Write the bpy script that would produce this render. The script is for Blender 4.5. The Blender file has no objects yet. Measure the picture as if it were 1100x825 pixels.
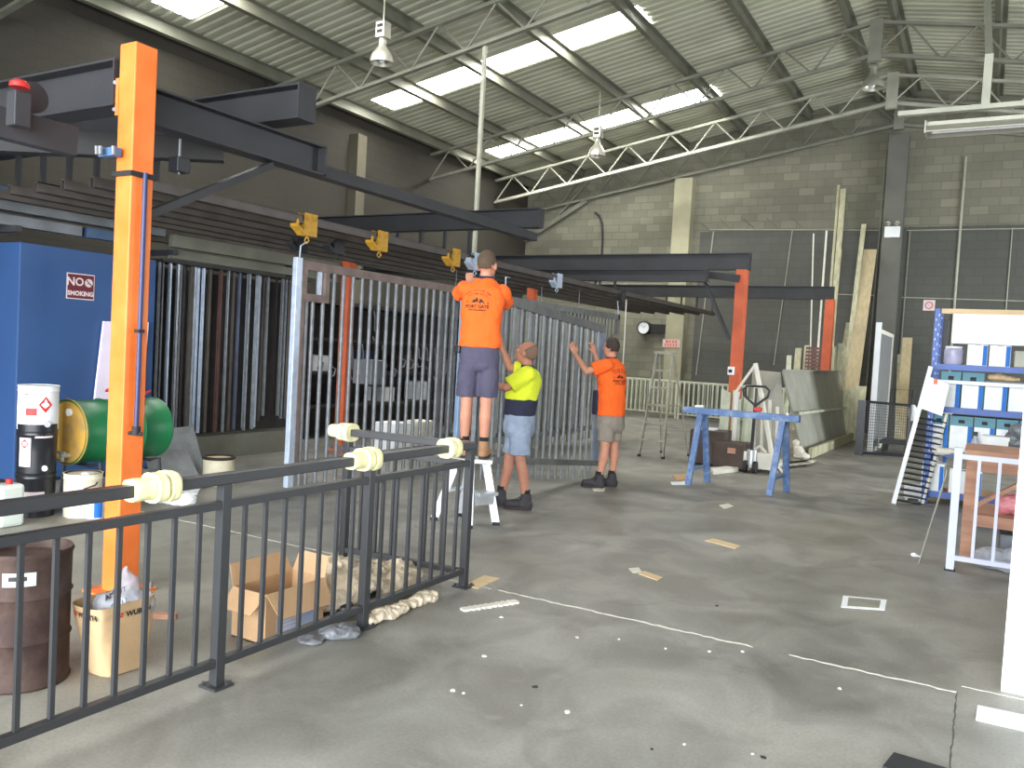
# Steel fabrication workshop with three workers hanging a gate
import bpy, bmesh, math, random
from mathutils import Vector, Matrix, Euler
from mathutils.bvhtree import BVHTree
random.seed(7)
S = bpy.context.scene
COL = S.collection
PI = math.pi
ORG = {}

def V(*a): return Vector(a if len(a) > 1 else a[0])

# ------------------------------------------------------------------ camera
F_PX = 890.0
yaw, pit, rol = map(math.radians, (29.7, 2.35, 3.15))
CF = V(-math.sin(yaw)*math.cos(pit), math.cos(yaw)*math.cos(pit), -math.sin(pit))
R0 = V(math.cos(yaw), math.sin(yaw), 0)
U0 = R0.cross(CF)
CR = R0*math.cos(rol) + U0*math.sin(rol)
CU = U0*math.cos(rol) - R0*math.sin(rol)
CC = V(0, 0, 1.62)
cam = bpy.data.cameras.new('camera'); co = bpy.data.objects.new('camera', cam); COL.objects.link(co)
cam.sensor_width = 36; cam.sensor_fit = 'HORIZONTAL'; cam.lens = F_PX/1100*36
cam.clip_start = .05; cam.clip_end = 200
co.matrix_world = Matrix((( CR.x, CU.x, -CF.x, CC.x), (CR.y, CU.y, -CF.y, CC.y), (CR.z, CU.z, -CF.z, CC.z), (0, 0, 0, 1)))
S.camera = co

def ray(x, y):
    return CF + (x-550)/F_PX*CR + (412.5-y)/F_PX*CU
def at(x, y, ax, v):            # measured point of the photograph on a world plane
    d = ray(x, y); i = 'xyz'.index(ax); t = (v-CC[i])/d[i]
    return CC + d*t
def dp(x, y, d):                # measured point at a given distance
    return CC + ray(x, y)*d

# ------------------------------------------------------------------ materials
def lin(c):
    return tuple((v/12.92 if v <= .04045 else ((v+.055)/1.055)**2.4) for v in c)
def rgb(r, g, b): return lin((r/255, g/255, b/255))
MATS = {}
def mat(name, c, rough=.6, metal=0., var=.12, scale=6., bump=.0, bscale=40., spec=None, c2=None, mix=(.35, .65), alpha=None, trans=None, stretch=None, detail=6):
    if name in MATS: return MATS[name]
    m = bpy.data.materials.new(name); m.use_nodes = True
    nt = m.node_tree; N = nt.nodes; L = nt.links
    b = N['Principled BSDF']
    b.inputs['Roughness'].default_value = rough
    b.inputs['Metallic'].default_value = metal
    if spec is not None: b.inputs['Specular IOR Level'].default_value = spec
    tc = N.new('ShaderNodeTexCoord'); mp = N.new('ShaderNodeMapping'); L.new(tc.outputs['Object'], mp.inputs['Vector'])
    if stretch: mp.inputs['Scale'].default_value = stretch
    no = N.new('ShaderNodeTexNoise'); no.inputs['Scale'].default_value = scale; no.inputs['Detail'].default_value = detail
    L.new(mp.outputs[0], no.inputs['Vector'])
    rp = N.new('ShaderNodeValToRGB'); L.new(no.outputs['Fac'], rp.inputs[0])
    a = tuple(max(0, v*(1-var)) for v in c); z = tuple(min(1, v*(1+var)) for v in c) if c2 is None else c2
    if c2 is not None: a = c
    rp.color_ramp.elements[0].position = mix[0]; rp.color_ramp.elements[1].position = mix[1]
    rp.color_ramp.elements[0].color = (*a, 1); rp.color_ramp.elements[1].color = (*z, 1)
    L.new(rp.outputs[0], b.inputs['Base Color'])
    if bump:
        n2 = N.new('ShaderNodeTexNoise'); n2.inputs['Scale'].default_value = bscale; n2.inputs['Detail'].default_value = 4
        L.new(mp.outputs[0], n2.inputs['Vector'])
        bp = N.new('ShaderNodeBump'); bp.inputs['Strength'].default_value = bump; bp.inputs['Distance'].default_value = .02
        L.new(n2.outputs['Fac'], bp.inputs['Height']); L.new(bp.outputs[0], b.inputs['Normal'])
    if alpha is not None: b.inputs['Alpha'].default_value = alpha
    if trans is not None: b.inputs['Transmission Weight'].default_value = trans
    MATS[name] = m
    return m

M_orange = mat('orange_post_paint', rgb(232, 112, 40), .5, 0, .07, 5, .05, c2=rgb(244, 132, 62), mix=(.3, .7))
M_orange_far = mat('far_orange_paint', rgb(202, 94, 56), .6, 0, .1, 4)  # duller orange for the farther posts
M_beam = mat('charcoal_steel', rgb(48, 48, 51), .55, .0, .15, 3, .06)
M_track = mat('dark_track_steel', rgb(90, 84, 80), .5, .3, .15, 5)
M_black = mat('black_powder_coat', rgb(50, 51, 53), .42, 0, .06, 8)
M_galv = mat('galvanised_steel', rgb(132, 135, 138), .5, .35, .14, 14)
M_galvb = mat('bright_galvanised_steel', rgb(196, 208, 226), .4, .4, .1, 14)
M_gatebrown = mat('primed_brown_steel', rgb(128, 112, 106), .6, .1, .18, 7)
M_gategrey = mat('gate_rail_steel', rgb(112, 114, 112), .55, .3, .15, 7)
M_galvfar = mat('pale_galvanised_steel', rgb(196, 200, 178), .55, .1, .12, 6)
M_blue = mat('blue_trestle_paint', rgb(82, 110, 156), .55, 0, .12, 12, c2=rgb(136, 156, 186), mix=(.45, .75))
M_bluebox = mat('blue_cabinet_paint', rgb(50, 82, 130), .5, 0, .08, 1.3)
M_rackblue = mat('blue_rack_paint', rgb(62, 96, 172), .45, 0, .08, 9)
M_bluepipe = mat('blue_pipe_paint', rgb(50, 56, 96), .45, 0, .1, 9)
M_white = mat('white_paint', rgb(236, 238, 240), .6, 0, .03, 4)
M_offwhite = mat('off_white', rgb(222, 218, 204), .7, 0, .07, 6)
M_cream = mat('cream_pail_paint', rgb(214, 202, 168), .55, 0, .14, 9, c2=rgb(232, 224, 196), mix=(.3, .5))
M_yellow = mat('yellow_trolley_paint', rgb(196, 148, 44), .5, .1, .2, 20)
M_foam = mat('pale_yellow_foam', rgb(238, 232, 180), .9, 0, .1, 20, .3, 60)
M_alu = mat('aluminium', rgb(200, 204, 206), .38, .6, .1, 10)
M_aluold = mat('weathered_aluminium', rgb(150, 148, 134), .55, .35, .18, 8)
M_dark = mat('dark_rubber', rgb(34, 34, 36), .7, 0, .1, 9)
M_card = mat('cardboard', rgb(192, 156, 118), .85, 0, .07, 5, .05)
M_cardin = mat('cardboard_dark_kraft', rgb(168, 132, 96), .9, 0, .07, 5)  # darker kraft tone than the cardboard, for the rack shelf boards
M_paper = mat('kraft_paper', rgb(196, 164, 124), .8, 0, .1, 4, .35, 14)
M_cloth = mat('beige_cloth', rgb(212, 196, 172), .95, 0, .12, 9, .25, 90)
M_rust = mat('rusty_brown_steel', rgb(58, 40, 36), .75, .15, .2, 6, .2, 40, c2=rgb(86, 68, 60), mix=(.4, .7))
M_green = mat('green_drum_paint', rgb(22, 106, 62), .4, .0, .1, 3)
M_ochre = mat('ochre_drum_lid', rgb(190, 148, 66), .5, .0, .15, 5, c2=rgb(146, 122, 88), mix=(.5, .72))
M_red = mat('red_paint', rgb(196, 44, 40), .5, 0, .08, 9)
M_redblk = mat('maroon_sign', rgb(104, 36, 44), .5, 0, .04, 4)
M_signw = mat('sign_white', rgb(222, 206, 206), .6, 0, .03, 4)
M_black2 = mat('black_gloss', rgb(30, 31, 36), .35, 0, .1, 9)
M_text = mat('black_print', rgb(48, 34, 30), .8, 0, .05, 9)
M_redtext = mat('red_print', rgb(206, 66, 44), .8, 0, .05, 9)
M_pale = mat('pale_plastic', rgb(206, 214, 204), .5, 0, .06, 6)
M_film = mat('clear_plastic_film', rgb(196, 200, 210), .25, 0, .1, 12, .6, 24, alpha=.55)
M_filmgrey = mat('grey_plastic_film', rgb(120, 122, 126), .3, 0, .2, 14, .7, 26, alpha=.85)
M_teal = mat('teal_carton', rgb(98, 146, 160), .7, 0, .06, 6)
M_cartonblue = mat('blue_carton_side', rgb(38, 112, 196), .7, 0, .05, 6)
M_cartonw = mat('white_carton', rgb(240, 242, 242), .75, 0, .04, 9)
M_timber = mat('brown_timber', rgb(184, 138, 114), .75, 0, .16, 3, .05, stretch=(1, 6, 6))
M_pine = mat('pale_pine', rgb(214, 188, 148), .75, 0, .1, 3, stretch=(1, 8, 8))
M_boards = mat('weathered_pale_board', rgb(170, 166, 134), .8, 0, .14, 2.5, stretch=(6, 6, 1), c2=rgb(200, 196, 166))
M_boards2 = mat('buff_board', rgb(190, 174, 138), .8, 0, .1, 2.5, stretch=(6, 6, 1))
M_sheet = mat('dull_zinc_sheet', rgb(164, 163, 150), .55, .15, .1, 3)
M_brownsteel = mat('brown_painted_steel', rgb(74, 60, 53), .7, 0, .18, 5)
M_redbrown = mat('red_brown_slat', rgb(120, 84, 76), .7, 0, .12, 6)
M_purlin = mat('purlin_steel', rgb(116, 116, 102), .5, .35, .12, 2)
M_truss = mat('truss_steel', rgb(172, 172, 156), .55, .2, .12, 3)
M_lamp = mat('spun_aluminium_shade', rgb(176, 174, 160), .4, .5, .08, 7)
M_glass = mat('lamp_lens_glass', rgb(220, 226, 226), .1, 0, .02, 7)
M_block_l = None
M_skin = mat('tanned_skin', rgb(196, 138, 112), .6, 0, .06, 14)
M_skin2 = mat('ruddy_skin', rgb(178, 122, 98), .6, 0, .06, 14)
M_hairb = mat('short_brown_hair', rgb(92, 74, 58), .8, 0, .2, 90, .5, 180)
M_hairg = mat('cropped_grey_brown_hair', rgb(120, 96, 82), .8, 0, .15, 90, .3, 180)
M_haird = mat('short_dark_hair', rgb(62, 50, 42), .8, 0, .2, 90, .5, 180)
M_hiorange = mat('fluoro_orange_cloth', rgb(255, 104, 30), .85, 0, .05, 7, .25, 16)
M_hiyellow = mat('fluoro_yellow_cloth', rgb(222, 232, 50), .85, 0, .05, 7, .25, 16)
M_navy = mat('navy_cloth', rgb(40, 42, 64), .85, 0, .1, 9, .25, 16)
M_shortsn = mat('grey_navy_drill', rgb(78, 74, 94), .85, 0, .08, 7, .3, 16)
M_denim = mat('pale_denim', rgb(140, 152, 172), .85, 0, .1, 12, .3, 16)
M_khaki = mat('grey_khaki_drill', rgb(142, 132, 120), .85, 0, .1, 12, .3, 16)
M_boot = mat('tan_suede_boot', rgb(168, 128, 92), .8, 0, .1, 14, .2, 60)
M_bootd = mat('dark_grey_boot', rgb(52, 50, 54), .7, 0, .1, 14, .2, 60)
M_sole = mat('boot_sole', rgb(54, 44, 42), .7, 0, .1, 14)
M_sock = mat('black_sock', rgb(30, 30, 34), .9, 0, .1, 14)

def emis(name, c, s):
    m = bpy.data.materials.new(name); m.use_nodes = True
    b = m.node_tree.nodes['Principled BSDF']; b.inputs['Base Color'].default_value = (*c, 1)
    b.inputs['Emission Color'].default_value = (*c, 1); b.inputs['Emission Strength'].default_value = s
    return m

# ------------------------------------------------------------------ mesh builder
class MB:
    def __init__(s): s.bm = bmesh.new()
    def box(s, c, d, R=None):
        vs = []
        for i in (-1, 1):
            for j in (-1, 1):
                for k in (-1, 1):
                    p = V(i*d[0]/2, j*d[1]/2, k*d[2]/2)
                    if R is not None: p = R @ p
                    vs.append(s.bm.verts.new(V(c)+p))
        for f in ((0,1,3,2),(4,6,7,5),(0,4,5,1),(2,3,7,6),(0,2,6,4),(1,5,7,3)):
            s.bm.faces.new([vs[i] for i in f])
        return s
    def b2(s, x0, x1, y0, y1, z0, z1):
        return s.box(((x0+x1)/2, (y0+y1)/2, (z0+z1)/2), (abs(x1-x0), abs(y1-y0), abs(z1-z0)))
    def bar(s, p, q, w, h, up=(0, 0, 1)):
        p, q = V(p), V(q); d = (q-p); L = d.length; d.normalize()
        u = V(up)
        if abs(d.dot(u)) > .98: u = V(1, 0, 0) if abs(d.x) < .9 else V(0, 1, 0)
        sd = d.cross(u).normalized(); u = sd.cross(d).normalized()
        R = Matrix((sd, d, u)).transposed()
        return s.box((p+q)/2, (w, L, h), R)
    def frame(s, d):
        d = V(d).normalized(); u = V(0, 0, 1) if abs(d.z) < .95 else V(0, 1, 0)
        a = d.cross(u).normalized(); return a, a.cross(d).normalized()
    def tube(s, pts, r, seg=10, caps=True):
        pts = [V(p) for p in pts]; n = len(pts)
        rs = r if isinstance(r, (list, tuple)) else [r]*n
        a, b = s.frame(pts[1]-pts[0]); rings = []
        for i, p in enumerate(pts):
            t = (pts[min(i+1, n-1)]-pts[max(i-1, 0)]).normalized()
            a = (a - t*a.dot(t)); 
            if a.length < 1e-5: a, _ = s.frame(t)
            a.normalize(); b = t.cross(a)
            rings.append([s.bm.verts.new(p+(a*math.cos(2*PI*k/seg)+b*math.sin(2*PI*k/seg))*rs[i]) for k in range(seg)])
        for i in range(n-1):
            for k in range(seg):
                s.bm.faces.new((rings[i][k], rings[i][(k+1)%seg], rings[i+1][(k+1)%seg], rings[i+1][k]))
        if caps:
            s.bm.faces.new(rings[0][::-1]); s.bm.faces.new(rings[-1])
        return s
    def cyl(s, p, q, r, r2=None, seg=20): return s.tube([p, q], [r, r if r2 is None else r2], seg)
    def lathe(s, prof, c=(0, 0, 0), seg=28, R=None, close=False):
        # prof: (radius, height) pairs about the local z axis
        c = V(c); rings = []
        for r, z in prof:
            ring = []
            for k in range(seg):
                p = V(max(r, 1e-4)*math.cos(2*PI*k/seg), max(r, 1e-4)*math.sin(2*PI*k/seg), z)
                if R is not None: p = R @ p
                ring.append(s.bm.verts.new(c+p))
            rings.append(ring)
        for i in range(len(rings)-1):
            for k in range(seg):
                s.bm.faces.new((rings[i][k], rings[i][(k+1)%seg], rings[i+1][(k+1)%seg], rings[i+1][k]))
        if not close:
            s.bm.faces.new(rings[0][::-1]); s.bm.faces.new(rings[-1])
        return s
    def ell(s, c, r, R=None, sub=3):
        g = bmesh.ops.create_icosphere(s.bm, subdivisions=sub, radius=1)
        for v in g['verts']:
            p = V(v.co.x*r[0], v.co.y*r[1], v.co.z*r[2])
            if R is not None: p = R @ p
            v.co = V(c)+p
        return s
    def cap(s, p, q, r, r2, seg=14):       # capsule
        s.tube([p, q], [r, r2], seg)
        s.ell(p, (r, r, r), sub=2); s.ell(q, (r2, r2, r2), sub=2); return s
    def loft(s, rings, seg=24, sup=2.0):   # rings: (centre, vecA, vecB)
        rr = []
        for c, a, b in rings:
            ring = []
            for k in range(seg):
                t = 2*PI*k/seg; ca, sa = math.cos(t), math.sin(t)
                e = 2/sup
                ring.append(s.bm.verts.new(V(c)+V(a)*(math.copysign(abs(ca)**e, ca))+V(b)*(math.copysign(abs(sa)**e, sa))))
            rr.append(ring)
        for i in range(len(rr)-1):
            for k in range(seg):
                s.bm.faces.new((rr[i][k], rr[i][(k+1)%seg], rr[i+1][(k+1)%seg], rr[i+1][k]))
        s.bm.faces.new(rr[0][::-1]); s.bm.faces.new(rr[-1])
        return s
    def prism(s, poly, axis, a0, a1):      # polygon in the plane of the other two axes
        def mk(u, v, w):
            return {'x': V(w, u, v), 'y': V(u, w, v), 'z': V(u, v, w)}[axis]
        A = [s.bm.verts.new(mk(u, v, a0)) for u, v in poly]; B = [s.bm.verts.new(mk(u, v, a1)) for u, v in poly]
        n = len(poly)
        for i in range(n): s.bm.faces.new((A[i], A[(i+1)%n], B[(i+1)%n], B[i]))
        s.bm.faces.new(A[::-1]); s.bm.faces.new(B)
        return s
    def grid(s, fn, nu, nv, thick=0, closeu=False):   # surface fn(u,v) with optional thickness
        P = [[V(fn(i/(nu), j/(nv))) for j in range(nv+1)] for i in range(nu+1)]
        G = [[s.bm.verts.new(p) for p in row] for row in P]
        for i in range(nu):
            for j in range(nv): s.bm.faces.new((G[i][j], G[i+1][j], G[i+1][j+1], G[i][j+1]))
        if thick:
            H = [[s.bm.verts.new(p-V(0, 0, thick)) for p in row] for row in P]
            for i in range(nu):
                for j in range(nv): s.bm.faces.new((H[i][j], H[i][j+1], H[i+1][j+1], H[i+1][j]))
            for i in range(nu):
                s.bm.faces.new((G[i][0], H[i][0], H[i+1][0], G[i+1][0])); s.bm.faces.new((G[i][nv], G[i+1][nv], H[i+1][nv], H[i][nv]))
            for j in range(nv):
                s.bm.faces.new((G[0][j], G[0][j+1], H[0][j+1], H[0][j])); s.bm.faces.new((G[nu][j], H[nu][j], H[nu][j+1], G[nu][j+1]))
        return s
    def build(s, name, m, parent=None, smooth=False, bevel=0, remesh=0, sm=0, disp=0, dscale=.2):
        bmesh.ops.recalc_face_normals(s.bm, faces=s.bm.faces)
        o3 = ORG.get(parent.name, V(0, 0, 0)) if parent else V(0, 0, 0)
        if o3.length: bmesh.ops.translate(s.bm, verts=s.bm.verts, vec=-o3)
        me = bpy.data.meshes.new(name); s.bm.to_mesh(me); s.bm.free()
        o = bpy.data.objects.new(name, me); COL.objects.link(o)
        if m: me.materials.append(m)
        if remesh:
            md = o.modifiers.new('r', 'REMESH'); md.mode = 'VOXEL'; md.voxel_size = remesh
            if sm:
                ms = o.modifiers.new('s', 'SMOOTH'); ms.iterations = sm; ms.factor = .5
            if disp:
                tx = bpy.data.textures.new('fold', 'CLOUDS'); tx.noise_scale = dscale; tx.noise_depth = 2
                mm = o.modifiers.new('d', 'DISPLACE'); mm.texture = tx; mm.strength = disp; mm.mid_level = .5
            dg = bpy.context.evaluated_depsgraph_get(); dg.update()
            ne = bpy.data.meshes.new_from_object(o.evaluated_get(dg)); o.modifiers.clear(); o.data = ne
            if m and not ne.materials: ne.materials.append(m)
            smooth = True
        if bevel:
            bv = o.modifiers.new('bevel', 'BEVEL'); bv.width = bevel; bv.segments = 2; bv.limit_method = 'ANGLE'; bv.angle_limit = math.radians(50)
        if smooth is True: o.data.polygons.foreach_set('use_smooth', [True]*len(o.data.polygons))
        elif smooth:
            o.data.polygons.foreach_set('use_smooth', [True]*len(o.data.polygons))
            try: o.data.set_sharp_from_angle(angle=math.radians(smooth))
            except Exception: pass
        if parent: o.parent = parent; ORG[o.name] = o3.copy()
        return o

def tag(o, label=None, cat=None, group=None, kind=None):
    if label: o['label'] = label
    if cat: o['category'] = cat
    if group: o['group'] = group
    if kind: o['kind'] = kind
    return o
def thing(name, label, cat, loc, group=None):
    o = bpy.data.objects.new(name, None); COL.objects.link(o); o.location = V(loc); o.empty_display_size = .1
    ORG[o.name] = V(loc).copy()
    return tag(o, label, cat, group)
def struct(o): o['kind'] = 'structure'; return o
def kids(o): return [c for c in bpy.data.objects if c.parent == o]
def part_copies(proto, offsets):          # more of one part under the same thing, sharing mesh data
    for d in offsets:
        c = proto.copy(); COL.objects.link(c); c.location = proto.location+V(d); c.parent = proto.parent
        ORG[c.name] = ORG.get(proto.name, V(0, 0, 0)).copy()
def dup(o, delta, label=None, parent=None, rotz=None):
    ch = kids(o)
    c = o.copy(); COL.objects.link(c)
    if parent: c.parent = parent
    else:
        c.location = o.location+V(delta)
        if rotz is not None: c.rotation_euler.z = rotz
        if label: c['label'] = label
    for k in ch: dup(k, (0, 0, 0), parent=c)
    return c
def text_verts(body, size, bold=0.0):
    cu = bpy.data.curves.new('t', 'FONT'); cu.body = body; cu.size = size; cu.align_x = 'CENTER'; cu.align_y = 'CENTER'; cu.offset = bold
    cu.resolution_u = 3
    o = bpy.data.objects.new('t', cu); COL.objects.link(o)
    dg = bpy.context.evaluated_depsgraph_get(); dg.update()
    me = bpy.data.meshes.new_from_object(o.evaluated_get(dg))
    vs = [v.co.copy() for v in me.vertices]; fs = [tuple(p.vertices) for p in me.polygons]
    bpy.data.objects.remove(o); bpy.data.curves.remove(cu); bpy.data.meshes.remove(me)
    return vs, fs
def add_text(mb, body, size, fn, bold=0.0, th=.0):
    vs, fs = text_verts(body, size, bold)
    bv = [mb.bm.verts.new(fn(v)) for v in vs]
    for f in fs:
        try: mb.bm.faces.new([bv[i] for i in f])
        except ValueError: pass
def plane_fn(o, ex, ey): 
    o, ex, ey = V(o), V(ex), V(ey)
    return lambda v: o+ex*v.x+ey*v.y
# ------------------------------------------------------------------ building shell
WB, WF, WL, WR = 22.8, -4.0, -12.8, 8.2      # walls: back, front, left, right
RX = -2.3                                    # ridge
SL = .1756
def zb(x): return 7.72 - SL*abs(x-RX)        # truss bottom chord
def zr(x): return zb(x)+.92                  # roof sheet

# floor material : worn concrete
def floor_mat():
    m = bpy.data.materials.new('worn_concrete'); m.use_nodes = True
    nt = m.node_tree; N = nt.nodes; L = nt.links; b = N['Principled BSDF']
    tc = N.new('ShaderNodeTexCoord')
    def noise(sc, det, st=(1, 1, 1), dist=0):
        mp = N.new('ShaderNodeMapping'); mp.inputs['Scale'].default_value = st; L.new(tc.outputs['Object'], mp.inputs[0])
        n = N.new('ShaderNodeTexNoise'); n.inputs['Scale'].default_value = sc; n.inputs['Detail'].default_value = det
        n.inputs['Distortion'].default_value = dist; L.new(mp.outputs[0], n.inputs['Vector']); return n
    def ramp(src, stops):
        r = N.new('ShaderNodeValToRGB'); L.new(src, r.inputs[0]); e = r.color_ramp.elements
        e[0].position, e[0].color = stops[0][0], (*stops[0][1], 1); e[1].position, e[1].color = stops[-1][0], (*stops[-1][1], 1)
        for p, c in stops[1:-1]:
            q = e.new(p); q.color = (*c, 1)
        return r
    def mix(f, a, b2, mode='MIX'):
        x = N.new('ShaderNodeMix'); x.data_type = 'RGBA'; x.blend_type = mode
        if isinstance(f, float): x.inputs[0].default_value = f
        else: L.new(f, x.inputs[0])
        L.new(a, x.inputs[6]); L.new(b2, x.inputs[7]); return x.outputs[2]
    n1 = noise(.55, 8, (.8, 1, 1), .6); r1 = ramp(n1.outputs['Fac'], [(.32, rgb(118, 116, 110)), (.5, rgb(140, 138, 132)), (.68, rgb(156, 153, 148))])
    n2 = noise(2.0, 9, (1, .8, 1), .8); r2 = ramp(n2.outputs['Fac'], [(.36, (.70, .69, .68)), (.5, (.93, .93, .93)), (.62, (1.13, 1.13, 1.12))])
    c = mix(1.0, r1.outputs[0], r2.outputs[0], 'MULTIPLY')
    n3 = noise(7, 6, (1, .9, 1), .3); r3 = ramp(n3.outputs['Fac'], [(.6, (0, 0, 0)), (.72, (1, 1, 1))])
    rr = N.new('ShaderNodeMath'); rr.operation = 'MULTIPLY'; rr.inputs[1].default_value = .16; L.new(r3.outputs[0], rr.inputs[0])
    pale = N.new('ShaderNodeRGB'); pale.outputs[0].default_value = (*rgb(176, 174, 168), 1)
    c = mix(rr.outputs[0], c, pale.outputs[0])
    n4 = noise(1.3, 5, (1, 1, 1), 1.5); r4 = ramp(n4.outputs['Fac'], [(.62, (0, 0, 0)), (.66, (1, 1, 1))])
    r5 = N.new('ShaderNodeMath'); r5.operation = 'MULTIPLY'; r5.inputs[1].default_value = .3; L.new(r4.outputs[0], r5.inputs[0])
    dk = N.new('ShaderNodeRGB'); dk.outputs[0].default_value = (*rgb(92, 90, 86), 1)
    c = mix(r5.outputs[0], c, dk.outputs[0])
    n7 = noise(.22, 3, (1, 1, 1), .4); r7 = ramp(n7.outputs['Fac'], [(.45, (0, 0, 0)), (.62, (.45, .45, .45))])  # broad beige drift: warm light tint put into the concrete colour
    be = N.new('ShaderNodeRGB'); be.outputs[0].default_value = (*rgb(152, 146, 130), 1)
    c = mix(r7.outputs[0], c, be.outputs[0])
    # fine speckle
    n6 = noise(60, 3); r6 = ramp(n6.outputs['Fac'], [(.3, (.88, .88, .88)), (.7, (1.08, 1.08, 1.08))])
    c = mix(1.0, c, r6.outputs[0], 'MULTIPLY')
    L.new(c, b.inputs['Base Color'])
    rg = N.new('ShaderNodeMapRange'); L.new(n1.outputs['Fac'], rg.inputs[0]); rg.inputs[1].default_value = .3; rg.inputs[2].default_value = .7
    rg.inputs[3].default_value = .42; rg.inputs[4].default_value = .66; L.new(rg.outputs[0], b.inputs['Roughness'])
    bp = N.new('ShaderNodeBump'); bp.inputs['Strength'].default_value = .12; bp.inputs['Distance'].default_value = .01
    L.new(n3.outputs['Fac'], bp.inputs['Height']); L.new(bp.outputs[0], b.inputs['Normal'])
    return m

def block_mat(name, axis, c1, c2, mortar, blotch):
    m = bpy.data.materials.new(name); m.use_nodes = True
    nt = m.node_tree; N = nt.nodes; L = nt.links; b = N['Principled BSDF']; b.inputs['Roughness'].default_value = .85
    tc = N.new('ShaderNodeTexCoord'); sp = N.new('ShaderNodeSeparateXYZ'); L.new(tc.outputs['Object'], sp.inputs[0])
    cb = N.new('ShaderNodeCombineXYZ'); L.new(sp.outputs[0 if axis == 'x' else 1], cb.inputs[0]); L.new(sp.outputs[2], cb.inputs[1])
    br = N.new('ShaderNodeTexBrick'); L.new(cb.outputs[0], br.inputs['Vector'])
    br.inputs['Scale'].default_value = 1; br.inputs['Brick Width'].default_value = .42; br.inputs['Row Height'].default_value = .21
    br.inputs['Mortar Size'].default_value = .012; br.inputs['Mortar Smooth'].default_value = .2; br.inputs['Bias'].default_value = -.35
    br.inputs['Color1'].default_value = (*c1, 1); br.inputs['Color2'].default_value = (*c2, 1); br.inputs['Mortar'].default_value = (*mortar, 1)
    n = N.new('ShaderNodeTexNoise'); n.inputs['Scale'].default_value = .45; n.inputs['Detail'].default_value = 7; L.new(tc.outputs['Object'], n.inputs['Vector'])
    r = N.new('ShaderNodeValToRGB'); L.new(n.outputs['Fac'], r.inputs[0])
    r.color_ramp.elements[0].position = .36; r.color_ramp.elements[1].position = .62
    r.color_ramp.elements[0].color = (*blotch, 1); r.color_ramp.elements[1].color = (1, 1, 1, 1)
    x = N.new('ShaderNodeMix'); x.data_type = 'RGBA'; x.blend_type = 'MULTIPLY'; x.inputs[0].default_value = 1
    L.new(br.outputs['Color'], x.inputs[6]); L.new(r.outputs[0], x.inputs[7]); L.new(x.outputs[2], b.inputs['Base Color'])
    bp = N.new('ShaderNodeBump'); bp.inputs['Strength'].default_value = .2; bp.inputs['Distance'].default_value = .01; bp.invert = True
    L.new(br.outputs['Fac'], bp.inputs['Height']); L.new(bp.outputs[0], b.inputs['Normal'])
    return m

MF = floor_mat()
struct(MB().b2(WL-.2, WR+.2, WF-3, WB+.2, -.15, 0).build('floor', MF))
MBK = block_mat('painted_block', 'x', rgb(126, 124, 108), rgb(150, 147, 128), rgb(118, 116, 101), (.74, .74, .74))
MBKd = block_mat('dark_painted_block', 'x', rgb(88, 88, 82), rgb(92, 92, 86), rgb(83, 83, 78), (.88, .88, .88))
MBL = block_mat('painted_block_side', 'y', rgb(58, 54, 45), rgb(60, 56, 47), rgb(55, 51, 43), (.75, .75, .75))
struct(MB().prism([(WL, 0), (WR, 0), (WR, zr(WR)), (RX, zr(RX)), (WL, zr(WL))], 'y', WB, WB+.2).build('wall_back', MBK))
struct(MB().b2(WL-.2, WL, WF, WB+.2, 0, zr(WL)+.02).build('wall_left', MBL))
DY0, DY1, DZ = 13.5, 19.0, 4.2      # unseen side opening, added so daylight reaches the sheets and rack
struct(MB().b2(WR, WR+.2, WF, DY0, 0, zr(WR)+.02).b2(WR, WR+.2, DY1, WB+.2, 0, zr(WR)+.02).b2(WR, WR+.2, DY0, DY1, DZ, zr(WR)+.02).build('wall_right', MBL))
# front wall with the big roller door opening behind the camera
OX0, OX1, OZ = -7.6, 5.6, 4.9
fw = MB()
fw.b2(WL, OX0, WF-.2, WF, 0, OZ); fw.b2(OX1, WR, WF-.2, WF, 0, OZ)
fw.prism([(WL, OZ), (WR, OZ), (WR, zr(WR)), (RX, zr(RX)), (WL, zr(WL))], 'y', WF-.2, WF)
struct(fw.build('wall_front', MBK))
# darker lower painted zone of the back wall, right of the first pier
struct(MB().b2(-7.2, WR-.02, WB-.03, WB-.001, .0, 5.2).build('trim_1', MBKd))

# roof sheets : trapezoid ribs running up the slope, left open where the rooflights are
MR = mat('zincalume_roof_sheet', rgb(186, 186, 166), .5, .25, .1, 1.2)
SKY = [(8.8, 9.56), (14.3, 15.08), (19.05, 19.86)]
SKX = (-12.1, -5.95)
def roof_side(x0, x1, holes):
    mb = MB(); prof = []
    y = WF-.2
    while y < WB+.2:
        prof += [(y, 0), (y+.10, 0), (y+.13, .026), (y+.19, .026)]; y += .22
    def strip(pts, xa, xb):
        for i in range(len(pts)-1):
            (ya, ha), (yb_, hb) = pts[i], pts[i+1]
            q = [(xa, ya, zr(xa)+ha), (xb, ya, zr(xb)+ha), (xb, yb_, zr(xb)+hb), (xa, yb_, zr(xa)+hb)]
            mb.bm.faces.new([mb.bm.verts.new(p) for p in q])
    for i in range(len(prof)-1):
        seg = prof[i:i+2]; ym = (seg[0][0]+seg[1][0])/2
        if holes and any(a < ym < b for a, b in SKY):
            strip(seg, x0, SKX[0]); strip(seg, SKX[1], x1)
        else: strip(seg, x0, x1)
    # outer skin gives the roof its thickness
    if not holes: mb.bm.faces.new([mb.bm.verts.new(p) for p in [(x0, WF-.2, zr(x0)+.12), (x1, WF-.2, zr(x1)+.12), (x1, WB+.2, zr(x1)+.12), (x0, WB+.2, zr(x0)+.12)]])
    return mb
a = roof_side(WL-.2, RX, True); b = roof_side(RX, WR+.2, False)
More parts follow.
